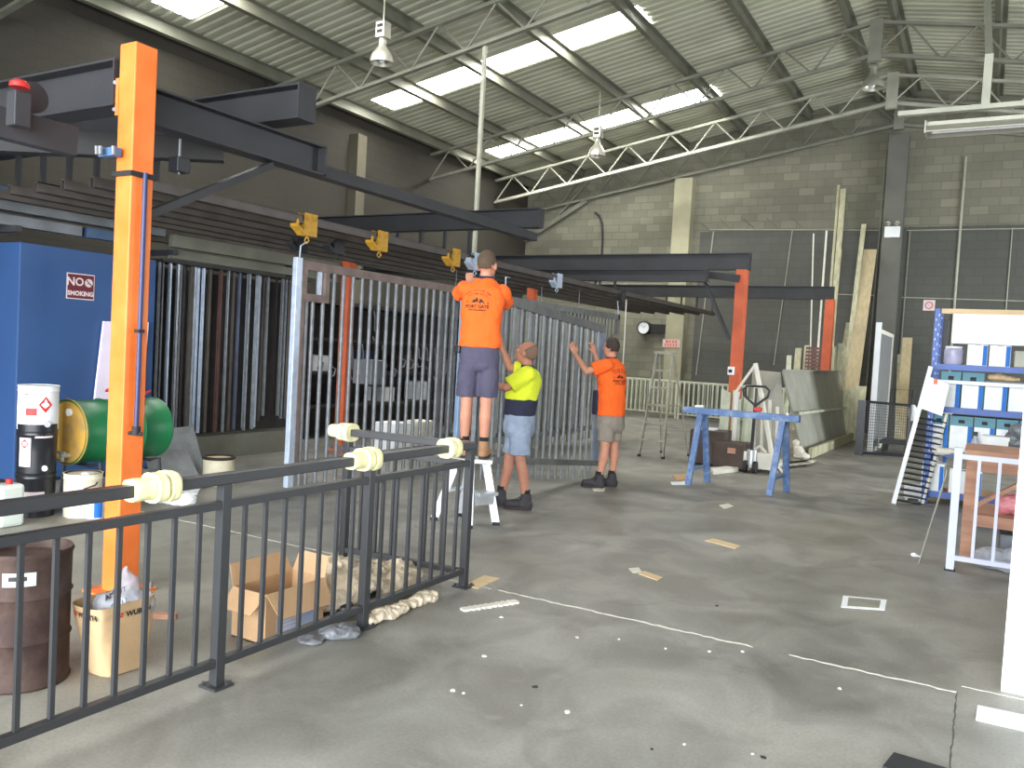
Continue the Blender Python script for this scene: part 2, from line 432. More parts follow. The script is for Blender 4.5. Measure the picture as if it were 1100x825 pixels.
me_tmp = bpy.data.meshes.new('tmp'); b.bm.to_mesh(me_tmp); b.bm.free(); a.bm.from_mesh(me_tmp)
struct(a.build('ceiling', MR))
MSK = emis('rooflight_sheet', (1, 1, .95), 14.0)
PX = [-12.45, -10.9, -9.32, -7.7, -6.05, -4.42, -2.78]
k = 1
for (ya, yb_) in SKY:
    for xa, xb in ((SKX[0], -10.9), (-10.9, -9.32), (-9.32, -7.7), (-7.7, SKX[1])):
        o = MB()
        o.grid(lambda u, v: (xa+.02+(xb-xa-.04)*u, ya+(yb_-ya)*v, zr(xa+.02+(xb-xa-.04)*u)+.012+.006*math.sin(v*40)), 2, 24, .01)
        struct(o.build('window_%d' % k, MSK)); k += 1

# purlins : cold-formed Z sections running the length of the shed
ords = ['first', 'second', 'third', 'fourth', 'fifth', 'sixth', 'seventh']
def purlin(x, label, sgn=1):
    z1 = zr(x)-.012; mb = MB()
    R = Euler((0, -math.atan(SL)*sgn, 0)).to_matrix()
    c = V(x, (WF+WB)/2, z1-.11); Ly = WB-WF-.02
    mb.box(c, (.012, Ly, .2), R); mb.box(c+R@V(.04, 0, .1), (.08, Ly, .008), R); mb.box(c+R@V(-.04, 0, -.1), (.08, Ly, .008), R)
    mb.box(c+R@V(-.078, 0, -.088), (.006, Ly, .02), R)
    tag(mb.build('roof_purlin', M_purlin), label, 'purlin', 'roof purlins')
for i, x in enumerate(PX): purlin(x, 'long steel roof purlin, %s one counting from the left eave' % ords[i])
purlin(-1.95, 'long steel roof purlin just right of the ridge', -1)
for i, x in enumerate((-.2, 1.5, 3.2, 4.9, 6.6)): purlin(x, 'long steel roof purlin right of the ridge, %s one down the right slope' % ords[i], -1)

# trusses
def truss(y, label, m, zo=0., dep=.64, post=True):
    t = thing('roof_truss', label, 'truss', (RX, y, zb(RX)+zo), 'gable roof trusses')
    for sgn, xe in ((-1, WL+.02), (1, WR-.02)):
        c0 = V(RX, y, zb(RX)+zo); c1 = V(xe, y, zb(xe)+zo)
        mb = MB(); mb.bar(c0, c1, .10, .05); mb.bar(c0+V(0, .03, .03), c1+V(0, .03, .03), .02, .08); mb.build('bottom_chord', m, t)
        up = V(0, 0, dep)
        mb = MB(); mb.bar(c0+up, c1+up, .10, .06); mb.build('top_chord', m, t)
        n = int(round(abs(xe-RX)/1.15)); mb = MB()
        for i in range(n):
            p = c0+(c1-c0)*(i/n); q = c0+(c1-c0)*((i+.5)/n)+up; r = c0+(c1-c0)*((i+1)/n)
            mb.cyl(p, q, .02, seg=6); mb.cyl(q, r, .02, seg=6)
        mb.build('web', m, t)
    MB().b2(RX-.12, RX+.12, y-.06, y+.06, zb(RX)+zo-.12, zb(RX)+zo+dep+.05).build('ridge_plate', m, t)
    return t
M_trussd = mat('dull_truss_steel', rgb(128, 128, 114), .6, .15, .12, 3)
truss(6.6, 'steel roof truss nearest the camera, above the first orange post', M_trussd)
truss(12.0, 'steel roof truss carrying the slim hanger rod, in front of the first row of rooflights', M_trussd)
truss(17.55, 'steel roof truss between the two rows of rooflights', M_trussd)
truss(20.8, 'bright steel roof truss with clear zigzag webs behind the far rooflights', M_truss)
truss(WB-.12, 'steel end truss flat against the far block wall', M_trussd)
# knee brace of end truss
mb = MB(); mb.bar((-10.72, WB-.12, zb(-10.72)-.05), (-12.75, WB-.12, 5.05), .1, .12)
mb.bar((-10.72, WB-.12, zb(-10.72)+.5), (-11.8, WB-.12, 5.6), .05, .05)
tag(mb.build('knee_brace', M_trussd), 'angled steel knee brace in the far left corner under the end truss', 'brace')

# wall piers (part of the room)
M_pier = mat('pale_concrete_pier', rgb(158, 154, 128), .8, 0, .08, 2)
M_pierd = mat('grey_concrete_pier', rgb(106, 106, 98), .8, 0, .08, 2)
struct(MB().b2(-7.93, -7.42, WB-.32, WB, 0, zb(-7.6)-.12).build('trim_2', M_pier))
struct(MB().b2(-2.48, -2.03, WB-.34, WB, 0, zb(-2.3)-.3).build('trim_3', M_pierd))
struct(MB().b2(3.0, 3.5, WB-.32, WB, 0, zb(3.2)-.12).build('trim_4', M_pierd))
k = 5
M_pierl = mat('dim_pier', rgb(92, 87, 72), .85, 0, .08, 2)
for y in (14.6,):
    struct(MB().b2(WL, WL+.25, y-.15, y+.15, 0, zb(WL)+.4).build('trim_%d' % k, M_pierl)); k += 1

# high bay lamps
def bay(x, y, ztop, zb_, r, label):
    t = thing('high_bay_lamp', label, 'lamp', (x, y, zb_), 'high bay lamps')
    MB().lathe([(r*.30, .34), (r*.34, .28), (r*.55, .22), (r*.86, .14), (r, .05), (r, .0), (r*.96, 0), (r*.94, .04), (r*.8, .13), (r*.5, .2), (r*.2, .24)], (x, y, zb_), 28, close=True).build('shade', M_lamp, t, smooth=40)
    mb = MB(); mb.b2(x-.09, x+.09, y-.09, y+.09, zb_+.40, zb_+.66); mb.cyl((x, y, zb_+.3), (x, y, zb_+.42), .06)
    mb.build('ballast_box', M_lamp, t, bevel=.008)
    mb = MB(); mb.b2(x-.055, x+.055, y-.096, y-.088, zb_+.56, zb_+.61); mb.b2(x-.055, x+.055, y-.096, y-.088, zb_+.47, zb_+.52); mb.build('vent_slot', M_dark, t)
    MB().cyl((x, y, zb_+.64), (x, y, ztop), .012, seg=8).build('hanger', M_truss, t)
    MB().ell((x, y, zb_+.1), (.06, .06, .1)).build('bulb', M_glass, t, smooth=True)
p = dp(410, 68, 13.6); bay(p.x, p.y, zr(p.x)-.02, p.z, .19, 'grey high bay lamp hanging near the upper left of the roof')
p = dp(641, 168, 18.6); bay(p.x, p.y, zr(p.x)-.02, p.z, .19, 'grey high bay lamp hanging in the middle, in front of the far rooflights')
p = dp(937, 95, 17.0); bay(p.x, p.y, zr(p.x)-.02, p.z, .22, 'grey high bay lamp hanging below the ridge')

# batten light on a tray at top right
t = thing('batten_light', 'long unlit batten light hung under a grey tray at the top right', 'light fitting', (0, 10, 4.3))
mb = MB(); mb.b2(-.74, 2.2, 9.93, 10.07, 4.24, 4.30)
mb.prism([(9.85, 4.185), (9.93, 4.26), (10.07, 4.26), (10.15, 4.185), (10.15, 4.175), (10.07, 4.25), (9.93, 4.25), (9.85, 4.175)], 'x', -.74, 2.2)
mb.b2(-.75, -.735, 9.86, 10.14, 4.17, 4.3)
mb.build('housing', M_lamp, t)
mb = MB(); mb.cyl((-.68, 10, 4.205), (2.15, 10, 4.205), .019, seg=12); mb.build('tube', M_white, t)
t = thing('cable_tray', 'slim pale cable tray hung from a flat bar at the top right', 'cable tray', (0, 10, 4.45))
MB().b2(-1.03, 2.4, 9.96, 10.04, 4.40, 4.45).build('tray', M_truss, t)
MB().bar((-.2, 10.02, 4.45), (-.2, 10.02, 4.98), .08, .02, (0, 1, 0)).build('hanger', M_truss, t)
MB().bar((-.2, 10.02, 4.95), (-.42, 11.95, zb(-.42)+.1), .07, .02).build('stay', M_trussd, t)

# conduits on the far wall
def pipe(name, pts, r, label, m=M_truss):
    return tag(MB().tube(pts, r, 8).build(name, m, smooth=40), label, 'conduit', 'conduits on the far wall')
yc = WB-.05
pipe('conduit', [(-6.95, yc, 5.26), (-2.6, yc, 5.14)], .014, 'thin horizontal conduit high on the far wall, left of the central pier')
pipe('conduit', [(-1.95, yc, 5.12), (1.5, yc, 5.1)], .014, 'thin horizontal conduit high on the far wall, right of the central pier')
pipe('conduit', [(-3.75, yc, 3.52), (-2.6, yc, 3.5)], .014, 'short low horizontal conduit left of the central pier')
pipe('conduit', [(-1.95, yc, 3.46), (1.5, yc, 3.4)], .014, 'low horizontal conduit right of the central pier')
pipe('conduit', [(-6.82, yc, 5.2), (-7.05, yc, 1.2)], .018, 'vertical conduit on the far wall just right of the pale pier')
pipe('conduit', [(-4.7, yc, 5.2), (-4.95, yc, 1.6)], .012, 'thin vertical conduit between the two far orange posts')
pipe('conduit', [(-.78, yc, 6.85), (-.78, yc, .4)], .03, 'thick pale vertical conduit right of the central pier')
pipe('conduit', [(-2.55, yc-.0, 7.0), (-2.62, yc, .5)], .02, 'vertical conduit along the left edge of the central pier', M_trussd)
pipe('conduit', [(-1.88, yc, 5.1), (-1.9, yc, .5)], .02, 'vertical conduit along the right edge of the central pier', M_trussd)
pipe('conduit', [(.3, yc, 5.1), (.3, yc, 1.0)], .012, 'thin vertical conduit above the storage rack')
pts = [(-10.45, yc, 5.85), (-10.3, yc, 5.75), (-10.2, yc, 5.5), (-10.15, yc, 5.0), (-10.16, yc, 3.6)]
pipe('conduit', pts, .035, 'dark bent pipe running down the far wall left of the pale pier', M_beam)
# brackets reaching out at the top of the left conduit
mb = MB()
for i in range(5): mb.cyl((-6.95+i*.62, yc, 5.27), (-7.15+i*.62, yc-.5, 5.45), .01, seg=6)
tag(mb.build('wall_bracket', M_trussd), 'row of thin wire brackets sticking out along the high conduit', 'bracket')

# emergency light
t = thing('emergency_light', 'white twin-head emergency light high on the central pier', 'light fitting', (-2.24, WB-.38, 4.9))
MB().b2(-2.42, -2.07, WB-.44, WB-.34, 4.9, 5.17).build('housing', M_white, t, bevel=.01)
for x in (-2.34, -2.14):
    MB().lathe([(.02, .1), (.06, .06), (.075, 0), (.07, 0), (.05, .04)], (x, WB-.5, 5.25), 20, Euler((PI/2, 0, 0)).to_matrix() @ Matrix.Rotation(PI, 3, 'X') @ Matrix.Rotation(PI, 3, 'X')).build('lamp_head', M_lamp, t, smooth=40)
    MB().cyl((x, WB-.42, 5.17), (x, WB-.45, 5.23), .012, seg=8).build('bracket', M_lamp, t)

# round dial on a dark arm left of the pier
t = thing('wall_clock', 'round white-faced dial on a dark horizontal arm beside the pale pier', 'clock', (-8.6, WB-.3, 2.45))
MB().b2(-8.55, -7.95, WB-.2, WB, 2.33, 2.58).build('arm', M_dark, t)
mb = MB(); mb.lathe([(.2, 0), (.2, .1), (.17, .12), (.165, .1)], (-8.62, WB-.16, 2.46), 32, Matrix.Rotation(PI/2, 3, 'X'), close=True); mb.cyl((-8.62, WB-.16, 2.46), (-8.62, WB-.0, 2.46), .19)
mb.build('rim', M_dark, t, smooth=40)
MB().cyl((-8.62, WB-.255, 2.46), (-8.62, WB-.2, 2.46), .165, seg=32).build('dial', M_white, t)
mb = MB(); mb.bar((-8.62, WB-.262, 2.46), (-8.55, WB-.262, 2.54), .014, .004); mb.bar((-8.62, WB-.262, 2.46), (-8.69, WB-.262, 2.55), .012, .004); mb.build('hand', M_dark, t)

# signs far away
t = thing('safety_sign', 'small orange and white safety sign low on the pale pier', 'sign', (-7.73, WB-.33, 2.05))
MB().b2(-7.99, -7.49, WB-.335, WB-.32, 1.93, 2.17).build('panel', M_signw, t)
mb = MB(); M_so = mat('sign_orange', rgb(226, 120, 92), .6)
for z0, z1 in ((1.94, 1.955), (2.145, 2.16), (2.04, 2.05)): mb.b2(-7.97, -7.51, WB-.34, WB-.335, z0, z1)
for i in range(5): mb.b2(-7.93+i*.08, -7.88+i*.08, WB-.34, WB-.335, 1.97, 2.03)
for i in range(4): mb.b2(-7.9+i*.09, -7.84+i*.09, WB-.34, WB-.335, 2.07, 2.13)
mb.build('print', M_so, t)
p = at(998, 328, 'y', WB-.04)
t = thing('safety_sign', 'small square pink and white sign above the left end of the blue rack', 'sign', p)
MB().b2(p.x-.13, p.x+.13, WB-.05, WB-.035, p.z-.13, p.z+.13).build('panel', M_signw, t)
mb = MB()
for i in range(12): mb.lathe([(.09, 0), (.09, .003), (.07, .003), (.07, 0)], (p.x, WB-.052, p.z), 20, Matrix.Rotation(PI/2, 3, 'X'), close=True) if i == 0 else None
mb.bar((p.x-.06, WB-.054, p.z+.06), (p.x+.06, WB-.054, p.z-.06), .02, .004); mb.build('print', M_red, t)

# floor joints and marks
M_filler = mat('pale_joint_filler', rgb(206, 204, 192), .8, 0, .1, 30)
def joint(pts, w, m, name):
    mb = MB(); rnd = random.Random(3); prev = None; P = []
    for (a, b2) in zip(pts, pts[1:]):
        a, b2 = V(a), V(b2); n = max(2, int((b2-a).length/.04))
        for i in range(n): P.append(a+(b2-a)*(i/n))
    P.append(V(pts[-1])); d = (V(pts[-1])-V(pts[0])).normalized(); sd = V(-d.y, d.x, 0)
    for p in P:
        ww = w*(.35+rnd.random()*.9); o = (rnd.random()-.5)*w*.8
        cur = [mb.bm.verts.new(p+sd*(o+s*ww/2)+V(0, 0, z)) for s, z in ((-1, 0), (-.6, .002), (.6, .002), (1, 0))]
        if prev:
            for i in range(3): mb.bm.faces.new((prev[i], prev[i+1], cur[i+1], cur[i]))
        prev = cur
    return mb.build(name, m)
M_crack = mat('dark_crack', rgb(86, 84, 80), .9)
struct(joint([(-2.75, 4.79, 0), (-1.05, 4.79, 0)], .022, M_filler, 'trim_9'))
struct(joint([(-.85, 4.79, 0), (-.02, 4.79, 0)], .022, M_filler, 'trim_10'))
struct(joint([(-9.5, 4.75, 0), (-2.8, 4.78, 0)], .010, M_filler, 'trim_11'))
struct(joint([(-.02, 4.79, 0), (-.02, 2.5, 0)], .008, M_crack, 'trim_12'))
struct(joint([(0, 4.9, 0), (2.6, 4.9, 0)], .012, M_filler, 'trim_13'))
q = [at(x, y, 'z', 0) for x, y in ((908, 641), (950, 645), (948, 655), (906, 652))]
t = thing('floor_marking', 'small rectangular outline painted white around a grey plate on the floor', 'floor marking', (q[0]+q[2])/2)
cx_, cy_ = (q[0].x+q[2].x)/2, (q[0].y+q[2].y)/2
def quad_plate(mb, Q, h, s=1.0):
    c = sum(Q, V(0, 0, 0))/4; A = [mb.bm.verts.new(c+(p-c)*s) for p in Q]; B = [mb.bm.verts.new(c+(p-c)*s+V(0, 0, h)) for p in Q]
    for i in range(4): mb.bm.faces.new((A[i], A[(i+1)%4], B[(i+1)%4], B[i]))
    mb.bm.faces.new(B); mb.bm.faces.new(A[::-1]); return mb
quad_plate(MB(), q, .003, 1.12).build('outline', M_white, t)
quad_plate(MB(), q, .005, .82).build('plate', mat('plate_grey', rgb(140, 138, 126), .7), t)

# the light : daylight through the big door and rooflights
w = bpy.data.worlds.new('world'); S.world = w; w.use_nodes = True
bg = w.node_tree.nodes['Background']; bg.inputs[0].default_value = (.90, .95, 1.0, 1); bg.inputs[1].default_value = 8.0
for nm, c, sx, sy, rot in (('door_portal', ((OX0+OX1)/2, WF-.1, OZ/2), OX1-OX0, OZ, (PI/2, 0, 0)), ('side_portal', (WR+.1, (DY0+DY1)/2, DZ/2), DZ, DY1-DY0, (0, PI/2, 0))):
    li = bpy.data.lights.new(nm, 'AREA'); li.shape = 'RECTANGLE'; li.size = sx; li.size_y = sy; li.cycles.is_portal = True
    lo = bpy.data.objects.new(nm, li); COL.objects.link(lo); lo.location = c; lo.rotation_euler = rot
S.view_settings.view_transform = 'Standard'; S.view_settings.look = 'None'; S.view_settings.gamma = 1; S.view_settings.use_curve_mapping = False
S.view_settings.exposure = 1.1
S.cycles.use_denoising = True
S.cycles.max_bounces = 8; S.cycles.diffuse_bounces = 5
# ------------------------------------------------------------------ orange posts and overhead steelwork
def ubeam_x(name, x0, x1, y, z0, z1, label, group=None, w=.16, m=M_beam):   # rolled I-section along X
    mb = MB(); t_ = .014
    mb.b2(x0, x1, y-w/2, y+w/2, z0, z0+t_); mb.b2(x0, x1, y-w/2, y+w/2, z1-t_, z1); mb.b2(x0, x1, y-.006, y+.006, z0+t_, z1-t_)
    for x in (x0+.01, x1-.01): mb.b2(x-.006, x+.006, y-w/2, y+w/2, z0+t_, z1-t_)
    return tag(mb.build(name, m), label, 'beam', group)
def post(x, y, z1, s, label, m, foot=True):
    t = thing('steel_post', label, 'post', (x, y, 0), 'orange steel posts')
    MB().b2(x-s/2, x+s/2, y-s/2, y+s/2, .0, z1).build('column', m, t, bevel=.008)
    if foot:
        MB().b2(x-s, x+s, y-s, y+s, 0, .014).build('base_plate', m, t)
        mb = MB()
        for a in (-1, 1):
            for b in (-1, 1): mb.cyl((x+a*s*.8, y+b*s*.8, .014), (x+a*s*.8, y+b*s*.8, .05), .012, seg=6)
        mb.build('anchor_bolt', M_alu, t)
    return t
PA = (-4.555, 3.235)
t = post(PA[0], PA[1], 3.32, .15, 'nearest orange steel post, behind the black balustrade, with a blue pipe clipped to it', M_orange)
MB().b2(PA[0]-.105, PA[0]-.075, PA[1]-.075, PA[1]-.055, 2.9, 3.12).build('cleat', M_orange, t)
mb = MB()
for z in (2.93, 3.09): mb.cyl((PA[0]-.09, PA[1]-.095, z), (PA[0]-.09, PA[1]-.07, z), .012, seg=6)
mb.build('bolt', M_alu, t)
MB().b2(PA[0]-.09, PA[0]+.09, PA[1]-.09, PA[1]+.09, 2.53, 2.56).build('clamp_band', M_dark, t)
px_, py_ = PA[0]+.10, PA[1]+.0
t = thing('air_pipe', 'slim blue air pipe running down the side of the nearest orange post', 'pipe', (px_, py_, .9))
MB().cyl((px_, py_, 1.02), (px_, py_, 2.56), .014, seg=12).build('pipe', M_bluepipe, t, smooth=40)
mb = MB(); mb.cyl((px_, py_, .98), (px_, py_, 1.03), .024, seg=12); mb.tube([(px_-.03, py_-.03, .99), (px_+.03, py_+.02, .985)], .012, 8); mb.build('valve', M_dark, t)
mb = MB(); mb.b2(px_-.05, px_+.02, py_-.02, py_+.02, 1.6, 1.62); mb.build('clip', M_dark, t)

# stacked cross beams
ubeam_x('cross_beam', -12.0, PA[0]-.10, PA[1], 2.96, 3.24, 'large charcoal cross beam at the top left, bolted to the nearest orange post', 'cross beams over the tracks', .18)
ubeam_x('cross_beam', -12.0, -4.4, 4.5, 3.20, 3.45, 'charcoal cross beam with a square cut end just right of the nearest orange post', 'cross beams over the tracks', .18)
ubeam_x('cross_beam', -12.0, -5.0, 9.28, 3.18, 3.42, 'charcoal cross beam ending in mid air above the worker on the steps', 'cross beams over the tracks')
ubeam_x('cross_beam', -12.0, -3.6, 14.26, 3.2, 3.48, 'charcoal cross beam resting on the middle orange post', 'cross beams over the tracks')
ubeam_x('cross_beam', -12.0, -3.2, 20.5, 3.2, 3.5, 'charcoal cross beam resting on the farthest orange post', 'cross beams over the tracks')
ubeam_x('cross_beam', -12.0, -4.1, 13.5, 2.92, 3.12, 'shorter charcoal cross beam tucked under the middle one', 'cross beams over the tracks')
# beam along the shed tying the first two cross beams
mb = MB(); x, z0, z1 = -4.74, 2.92, 3.15
mb.b2(x-.08, x+.08, 3.34, 5.0, z0, z0+.014); mb.b2(x-.08, x+.08, 3.34, 5.0, z1-.014, z1); mb.b2(x-.006, x+.006, 3.34, 5.0, z0, z1); mb.b2(x-.08, x+.08, 4.98, 5.0, z0, z1)
tag(mb.build('runway_beam', M_beam), 'short charcoal beam running back from the nearest orange post under the square cut cross beam', 'beam')
tag(MB().b2(-5.12, -5.0, 4.98, 9.2, 3.0, 3.1).build('runway_beam', M_beam), 'long thin dark runway beam with bright bolts, high above the gate', 'beam')
# brace of the near post
mb = MB(); mb.bar((PA[0], PA[1]+.08, 2.32), (-4.74, 4.5, 2.90), .05, .05); 
tag(mb.build('diagonal_brace', M_beam), 'diagonal angle brace from the nearest orange post up to the short runway beam', 'brace')
# underside trolley frame at top left
t = thing('hoist_trolley', 'dark hoist trolley with a red cap under the cross beam at the top left', 'trolley', (-5.3, 2.9, 2.7))
a0 = dp(-20, 115, 4.6); a1 = dp(80, 142, 5.0)
MB().bar(a0-V(0, 0, .06), a1-V(0, 0, .06), .09, .17).build('side_beam', M_beam, t)
c = dp(20, 118, 4.62); MB().box(c, (.09, .09, .19)).build('motor_block', M_beam, t, bevel=.006)
mb = MB(); c2 = dp(21, 92, 4.62); mb.lathe([(.052, -.012), (.05, .012), (.03, .03), (0.005, .035)], c2, 20); mb.build('cap', M_red, t, smooth=40)
mb = MB(); c3 = dp(33, 105, 4.9); mb.cyl(c3-V(.02, 0, 0), c3+V(.03, .0, 0), .09, seg=24); mb.build('wheel', M_beam, t, smooth=40)
for a, b in (((70, 128, 5.5), (130, 108, 5.4)), ((110, 130, 5.6), (130, 152, 5.5))): pass
mb = MB(); p0, p1 = dp(-20, 150, 5.6), dp(240, 162, 6.0); mb.bar(p0, p1, .12, .16); tag(mb.build('lower_beam', mat('near_black_steel', rgb(30, 28, 27), .7)), 'lower dark beam slung under the cross beam behind the nearest orange post', 'beam')
# hanging bolts + blue sleeve near the post
t = thing('hanger_bracket', 'dark hanger bracket with threaded rod just right of the nearest orange post', 'bracket', dp(193, 180, 5.6))
c = dp(193, 168, 5.6); MB().cyl(c+V(0, 0, .18), c-V(0, 0, .12), .009, seg=8).build('rod', M_galv, t)
MB().box(c-V(0, 0, .06), (.1, .1, .1)).build('block', M_black2, t, bevel=.006)
MB().bar(c+V(.0, 0, .2), c+V(.06, 0, .32), .02, .02).build('strap', M_truss, t)
t = thing('hanger_bracket', 'blue ended bracket just left of the nearest orange post', 'bracket', dp(118, 164, 5.0))
c = dp(118, 164, 4.95); MB().box(c, (.15, .05, .05)).build('sleeve', mat('muted_blue', rgb(72, 104, 140), .6), t)
mb = MB(); [mb.cyl(dp(x, 157, 4.9), dp(x, 166, 4.9), .012, seg=8) for x in (104, 108, 122)]; mb.build('bolt', M_galv, t)

# parallel tracks
TX = [-6.06, -6.46, -6.86, -7.26, -7.66, -8.06]
nm = ['nearest', 'second', 'third', 'fourth', 'fifth', 'farthest']
for i, x in enumerate(TX):
    y0 = 4.3+.0*i; t = thing('overhead_track', 'dark overhead track rail running down the shed, %s of the six from the aisle' % nm[i], 'track', (x, 4.3, 2.76), 'overhead track rails')
    mb = MB(); L0, L1 = 4.2, 20.7
    mb.b2(x-.03, x+.03, L0, L1, 2.84, 2.85); mb.b2(x-.03, x-.024, L0, L1, 2.76, 2.85); mb.b2(x+.024, x+.03, L0, L1, 2.76, 2.85)
    mb.b2(x-.03, x-.012, L0, L1, 2.76, 2.766); mb.b2(x+.012, x+.03, L0, L1, 2.76, 2.766)
    mb.build('rail', M_track, t)
    hb = MB().b2(x-.02, x+.02, 4.48, 4.52, 2.85, 3.2).build('hanger', M_beam, t)
    part_copies(hb, [(0, 4.78, 0), (0, 9.76, 0), (0, 16.0, 0)])
# dark deck/ply above tracks is only shade; no geometry

# trolleys
def trolley(x, y, m, label, group, rot=0, z=2.85):
    t = thing('track_trolley', label, 'trolley', (x, y, z), group)
    mb = MB()
    mb.b2(x-.05, x-.044, y-.09, y+.09, z-.19, z+.03); mb.b2(x+.044, x+.05, y-.09, y+.09, z-.19, z+.03)
    mb.b2(x-.05, x+.05, y-.09, y-.084, z-.19, z-.05)
    mb.prism([(y-.09, z-.19), (y-.19, z-.12), (y-.185, z-.05), (y-.17, z-.05), (y-.165, z-.11), (y-.09, z-.15)], 'x', x-.05, x+.05)
    mb.b2(x-.05, x+.05, y-.09, y+.09, z-.196, z-.19)
    mb.build('body', m, t)
    mb = MB(); mb.cyl((x-.058, y-.045, z-.02), (x-.05, y-.045, z-.02), .03); mb.cyl((x-.058, y+.045, z-.02), (x-.05, y+.045, z-.02), .03)
    mb.cyl((x+.05, y-.045, z-.02), (x+.058, y-.045, z-.02), .03); mb.cyl((x+.05, y+.045, z-.02), (x+.058, y+.045, z-.02), .03); mb.build('wheel', m, t)
    mb = MB(); mb.tube([(x+.0, y, z-.19), (x+.02, y+.01, z-.24), (x, y+.0, z-.27), (x-.02, y-.01, z-.24), (x-.0, y, z-.19)], .007, 8); mb.build('ring', m, t)
    return t
trolley(-6.06, 6.27, M_yellow, 'yellow track trolley holding the left end of the long gate', 'yellow trolleys')
trolley(-6.06, 7.42, M_yellow, 'yellow track trolley hanging free, middle one of the yellow three', 'yellow trolleys')
trolley(-6.06, 8.92, M_yellow, 'yellow track trolley just left of the head of the worker on the steps', 'yellow trolleys')
trolley(-6.0, 9.35, M_galvb, 'bright grey track trolley touching the hair of the worker on the steps', 'grey trolleys')
trolley(-6.06, 11.9, M_galvb, 'bright grey track trolley hanging free right of the worker on the steps', 'grey trolleys')
trolley(-7.26, 7.4, M_beam, 'dark track trolley nearest the nearest orange post', 'dark trolleys')
trolley(-6.86, 7.6, M_beam, 'dark track trolley between the other dark one and the yellow one', 'dark trolleys')
trolley(-6.46, 10.4, M_beam, 'dark track trolley above the bald worker', 'dark trolleys')
trolley(-6.06, 14.6, M_beam, 'dark track trolley above the right end of the far gate', 'dark trolleys')
# gate suspension links
mb = MB(); mb.tube([(-6.06, 6.27, 2.60), (-6.07, 6.2, 2.55), (-6.08, 6.2, 2.43)], .008, 8)
tag(mb.build('hanging_hook', M_galvb), 'thin wire hook holding up the left corner of the long gate', 'hook')
# hanger rod from truss
tag(MB().b2(-7.78, -7.72, 12.0, 12.06, 2.98, zb(-7.75)).build('hanger_rod', M_truss), 'tall slim steel hanger dropping from a roof truss behind the worker on the steps', 'hanger')

# posts
t = post(-8.2, 9.37, 2.9, .15, 'orange post seen through the left half of the long gate', M_orange_far)
t = post(-7.43, 13.6, 2.90, .15, 'orange post seen through the bars above the bald worker', M_orange_far)
t = post(-3.72, 14.24, 3.2, .18, 'middle orange post behind the blue trestle with a small white box on it', M_orange_far)
t = post(-3.27, 20.5, 3.2, .20, 'farthest orange post in front of the leaning boards', M_orange_far)
t = thing('switch_box', 'small white switch box fixed to the middle orange post', 'switch', (-3.75, 14.13, 1.4))
MB().b2(-3.82, -3.72, 14.06, 14.15, 1.40, 1.54).build('box', M_white, t, bevel=.01)
MB().b2(-3.8, -3.74, 14.052, 14.06, 1.44, 1.49).build('face', M_dark, t)
# end caps / short steel stub and brace at middle post
tag(MB().bar((-4.45, 14.2, 3.19), (-3.86, 14.2, 2.0), .05, .05).build('diagonal_brace', M_beam), 'dark diagonal brace propping the middle orange post', 'brace')
tag(MB().bar((-4.5, 14.05, 3.12), (-3.7, 13.95, 3.02), .09, .12).build('short_arm', M_beam), 'short dark arm beside the top of the middle orange post', 'beam')
mb = MB(); c = at(410, 325/1.0, 'x', -6.1)
mb = MB(); mb.b2(-8.1, -7.98, 9.0, 9.14, 2.6, 2.74)

# long stored lengths above the blue cabinet, and the rack that carries them
def length(x0, z0, w, h, y0, y1, m, label):
    tag(MB().b2(x0-w/2, x0+w/2, y0, y1, z0, z0+h).build('steel_length', m), label, 'steel section', 'steel lengths on the high rack')
M_len = mat('dull_grey_section', rgb(116, 120, 124), .5, .3, .2, 3); M_len2 = mat('dull_brown_section', rgb(96, 90, 84), .55, .2, .2, 3)
M_len3 = mat('dull_green_grey_section', rgb(112, 112, 100), .55, .2, .15, 3); M_lenb = mat('blue_grey_section', rgb(70, 94, 126), .5, .1, .15, 3)
length(-8.35, 2.56, .12, .10, 2.6, 5.3, M_len, 'long grey steel length low on the high rack over the blue cabinet')
length(-8.35, 2.56, .12, .10, 5.36, 5.95, M_lenb, 'short blue-grey length end to end with the low grey one')
length(-8.55, 2.66, .12, .12, 2.2, 9.6, M_len2, 'long brown steel length behind the low grey one on the high rack')
length(-8.35, 2.70, .14, .09, 2.2, 6.3, M_len, 'long grey steel length in the middle of the high rack')
length(-8.75, 2.80, .14, .12, 2.4, 9.4, M_len2, 'long brown steel length at the back of the high rack')
length(-8.35, 2.83, .12, .09, 2.1, 5.4, M_lenb, 'long blue-grey steel length topmost on the high rack')
length(-8.3, 2.60, .10, .14, 6.4, 9.6, M_len3, 'long green-grey steel length right of the nearest orange post')
length(-8.32, 2.47, .08, .10, 6.4, 9.6, M_len3, 'lower green-grey steel length right of the nearest orange post')
length(-8.5, 2.80, .10, .10, 9.7, 14.0, M_len3, 'green-grey steel length farthest back on the high rack')
t = thing('cantilever_rack', 'dark steel rack on the left carrying long steel lengths', 'rack', (-9.0, 6.3, 0))
mb = MB(); mb.b2(-9.1, -9.0, 6.34, 6.44, 0, 3.1); mb.build('upright', M_beam, t)
for yy in (2.5, 4.55, 9.0): MB().b2(-9.1, -9.0, yy, yy+.1, 0, 3.1).build('upright', M_beam, t)
for y in (2.55, 4.6, 6.39, 9.05):
    MB().b2(-9.0, -8.2, y-.03, y+.03, 2.50, 2.56).build('arm', M_beam, t)
c = at(132, 255, 'x', -8.25)
tag(MB().b2(-8.27, -8.2, 5.95, 6.02, 2.42, 2.75).build('rack_stop', M_black2), 'short dark upright stop at the end of the blue-grey length', 'bracket')

